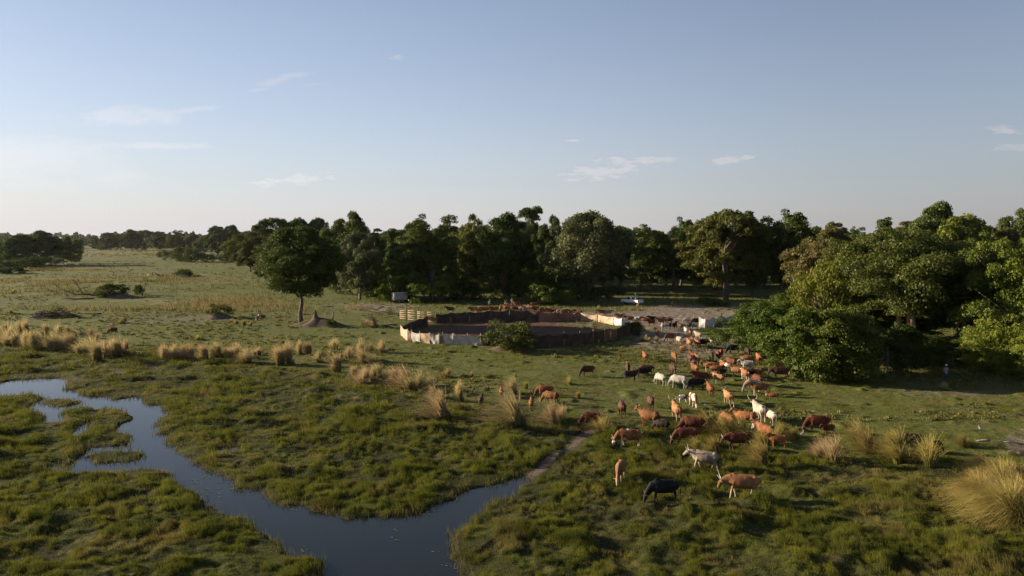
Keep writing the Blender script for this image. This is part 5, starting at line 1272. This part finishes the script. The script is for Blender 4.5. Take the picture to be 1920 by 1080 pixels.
 (1265, 617, 60, 'stand', 'dark', 1.0, 'dark cow with pale face in the dusty crowd', 'short'),
 (1275, 620, 100, 'stand', 'brown', 1.05, 'purplish brown cow in the dusty crowd', 'short'),
 (1291, 617, 90, 'stand', 'dark', 1.0, 'dark cow at the right of the dusty crowd', 'short'),
 (1240, 610, 195, 'stand', 'tan', 1.05, 'golden tan cow behind the dusty crowd', 'none'),
 (1253, 608, 165, 'stand', 'brown', 1.0, 'brown and white cow behind the dusty crowd', 'short'),
 (1224, 605, 178, 'stand', 'black', 1.0, 'black cow at the back of the dusty crowd', 'none'),
 (1211, 608, 170, 'stand', 'orange', 1.05, 'orange cow near the gate bush', 'short'),
 (1221, 611, 200, 'stand', 'red', .95, 'red cow in front of the black one at the back', 'none'),
 (1198, 605, 160, 'stand', 'white', 1.0, 'white cow just above the dark gate bush', 'short'),
 (1180, 605, 175, 'stand', 'orange', 1.0, 'orange cow right of the white cloth end of the kraal', 'none'),
 (1163, 600, 185, 'stand', 'tan', 1.0, 'tan cow behind the white cloth end of the kraal', 'none'),
 (1167, 599, 260, 'stand', 'orange', .95, 'orange cow with turned head behind the white cloth', 'short'),
 (1288, 606, 178, 'graze', 'white', .8, 'small white cow on the sandy yard left of the pole', 'none'),
 (1306, 610, 185, 'graze', 'dark', 1.05, 'dark brown cow left of the white cloth screen', 'short'),
 (1302, 617, 150, 'stand', 'white', .75, 'white calf beside the cloth screen', 'none'),
 (1128, 592, 185, 'stand', 'orange', 1.0, 'orange cow behind the beige kraal wall', 'short'),
 (1140, 592, 10, 'stand', 'grey', .9, 'greyish cow behind the beige kraal wall', 'none'),
 # inside and behind the kraal
 (803, 606, 160, 'stand', 'orange', .85, 'orange calf inside the kraal by the rail fence', 'none'),
 (812, 607, 185, 'walk', 'tan', .95, 'golden cow just inside the rail fence', 'none'),
 (844, 587, 180, 'stand', 'brown', 1.05, 'brown cow apart at the left behind the far kraal wall', 'none'),
]
for q in HERD: cow(*q)
rr = random.Random(8)
BEH = [(888, 584, 'orange'), (897, 585, 'tan'), (906, 584, 'orange'), (914, 582, 'tan'), (926, 583, 'orange'), (932, 581, 'orange'), (938, 582, 'tan'), (944, 577, 'orange'), (951, 580, 'orange'), (958, 578, 'orange'), (965, 581, 'red'),
       (974, 579, 'tan'), (980, 582, 'orange'), (987, 583, 'grey'), (993, 580, 'orange'), (999, 579, 'tan'), (1006, 582, 'red'), (1014, 584, 'red'), (1021, 584, 'orange'), (1029, 585, 'orange'), (1037, 585, 'red'), (1050, 587, 'cream'), (1058, 588, 'tan'),
       (1066, 588, 'orange'), (1076, 588, 'cream'), (1084, 589, 'red'), (969, 572, 'orange'), (1001, 573, 'orange'), (948, 571, 'orange')]
for i, (px_, py_, c_) in enumerate(BEH):
    cow(px_, py_ + 4, rr.choice([175, 185, 150, 20, 200, 90]), rr.choice(['stand', 'stand_l', 'walk', 'stand_r']), c_, rr.uniform(.95, 1.1),
        'orange, red or pale cow in the close crowd behind the far kraal wall', rr.choice(['short', 'none', 'long']), 'cattle crowding behind the far kraal wall')

# egrets
def egret(px_, py_, rz, label):
    x, y, z = at(px_, py_); t = thing('egret', (x, y, z), rz, label, 'bird')
    b = MB(); b.tube([(-.20, 0, .26), (-.08, 0, .30), (.05, 0, .33), (.10, 0, .38), (.09, 0, .47), (.13, 0, .52), (.17, 0, .52)], [.012, (.05, .05), (.055, .06), .028, .018, .024, .012], 8)
    link('body', b.remesh('egret_body', .009, 1, [M['cloth_white']]), t)
    b = MB(); b.tube([(.165, 0, .52), (.235, 0, .51)], [.009, .003], 6); link('beak', b.mesh('beak', [M['horn']]), t)
    for s_ in (-1, 1):
        b = MB(); b.tube([(0, s_ * .025, .29), (-.01, s_ * .025, .14), (.01, s_ * .025, 0)], .006, 5); link('leg', b.mesh('leg', [M['hdark']]), t)
for a in ((1323, 766, 2.0, 'white egret standing in the shade behind the herd of near tussocks'), (1346, 764, 3.6, 'white egret left of the tan cow with a white tail'), (1504, 820, .5, 'white egret in the shade left of the broad straw tussock'), (1838, 812, 3.0, 'white egret on the lawn near the driftwood')):
    egret(*a)

# ------------------------------------------------------------------ dusty air
def haze():
    b = MB(); b.box((0, 2400, 14), (9000, 5400, 34)); me = b.mesh('haze')
    m = bpy.data.materials.new('dusty_air'); m.use_nodes = True; Nz = NT(m.node_tree); Nz.n.clear()
    v = Nz.new('ShaderNodeVolumePrincipled'); v.inputs['Color'].default_value = (.88, .89, .92, 1); v.inputs['Density'].default_value = HAZE; v.inputs['Anisotropy'].default_value = .3
    o = Nz.new('ShaderNodeOutputMaterial'); Nz.l.new(v.outputs[0], o.inputs['Volume']); me.materials.append(m)
    tag(link('haze', me), 'thin dusty evening air fading the far trees', 'haze', kind='stuff')
HAZE = 0.000018
haze()
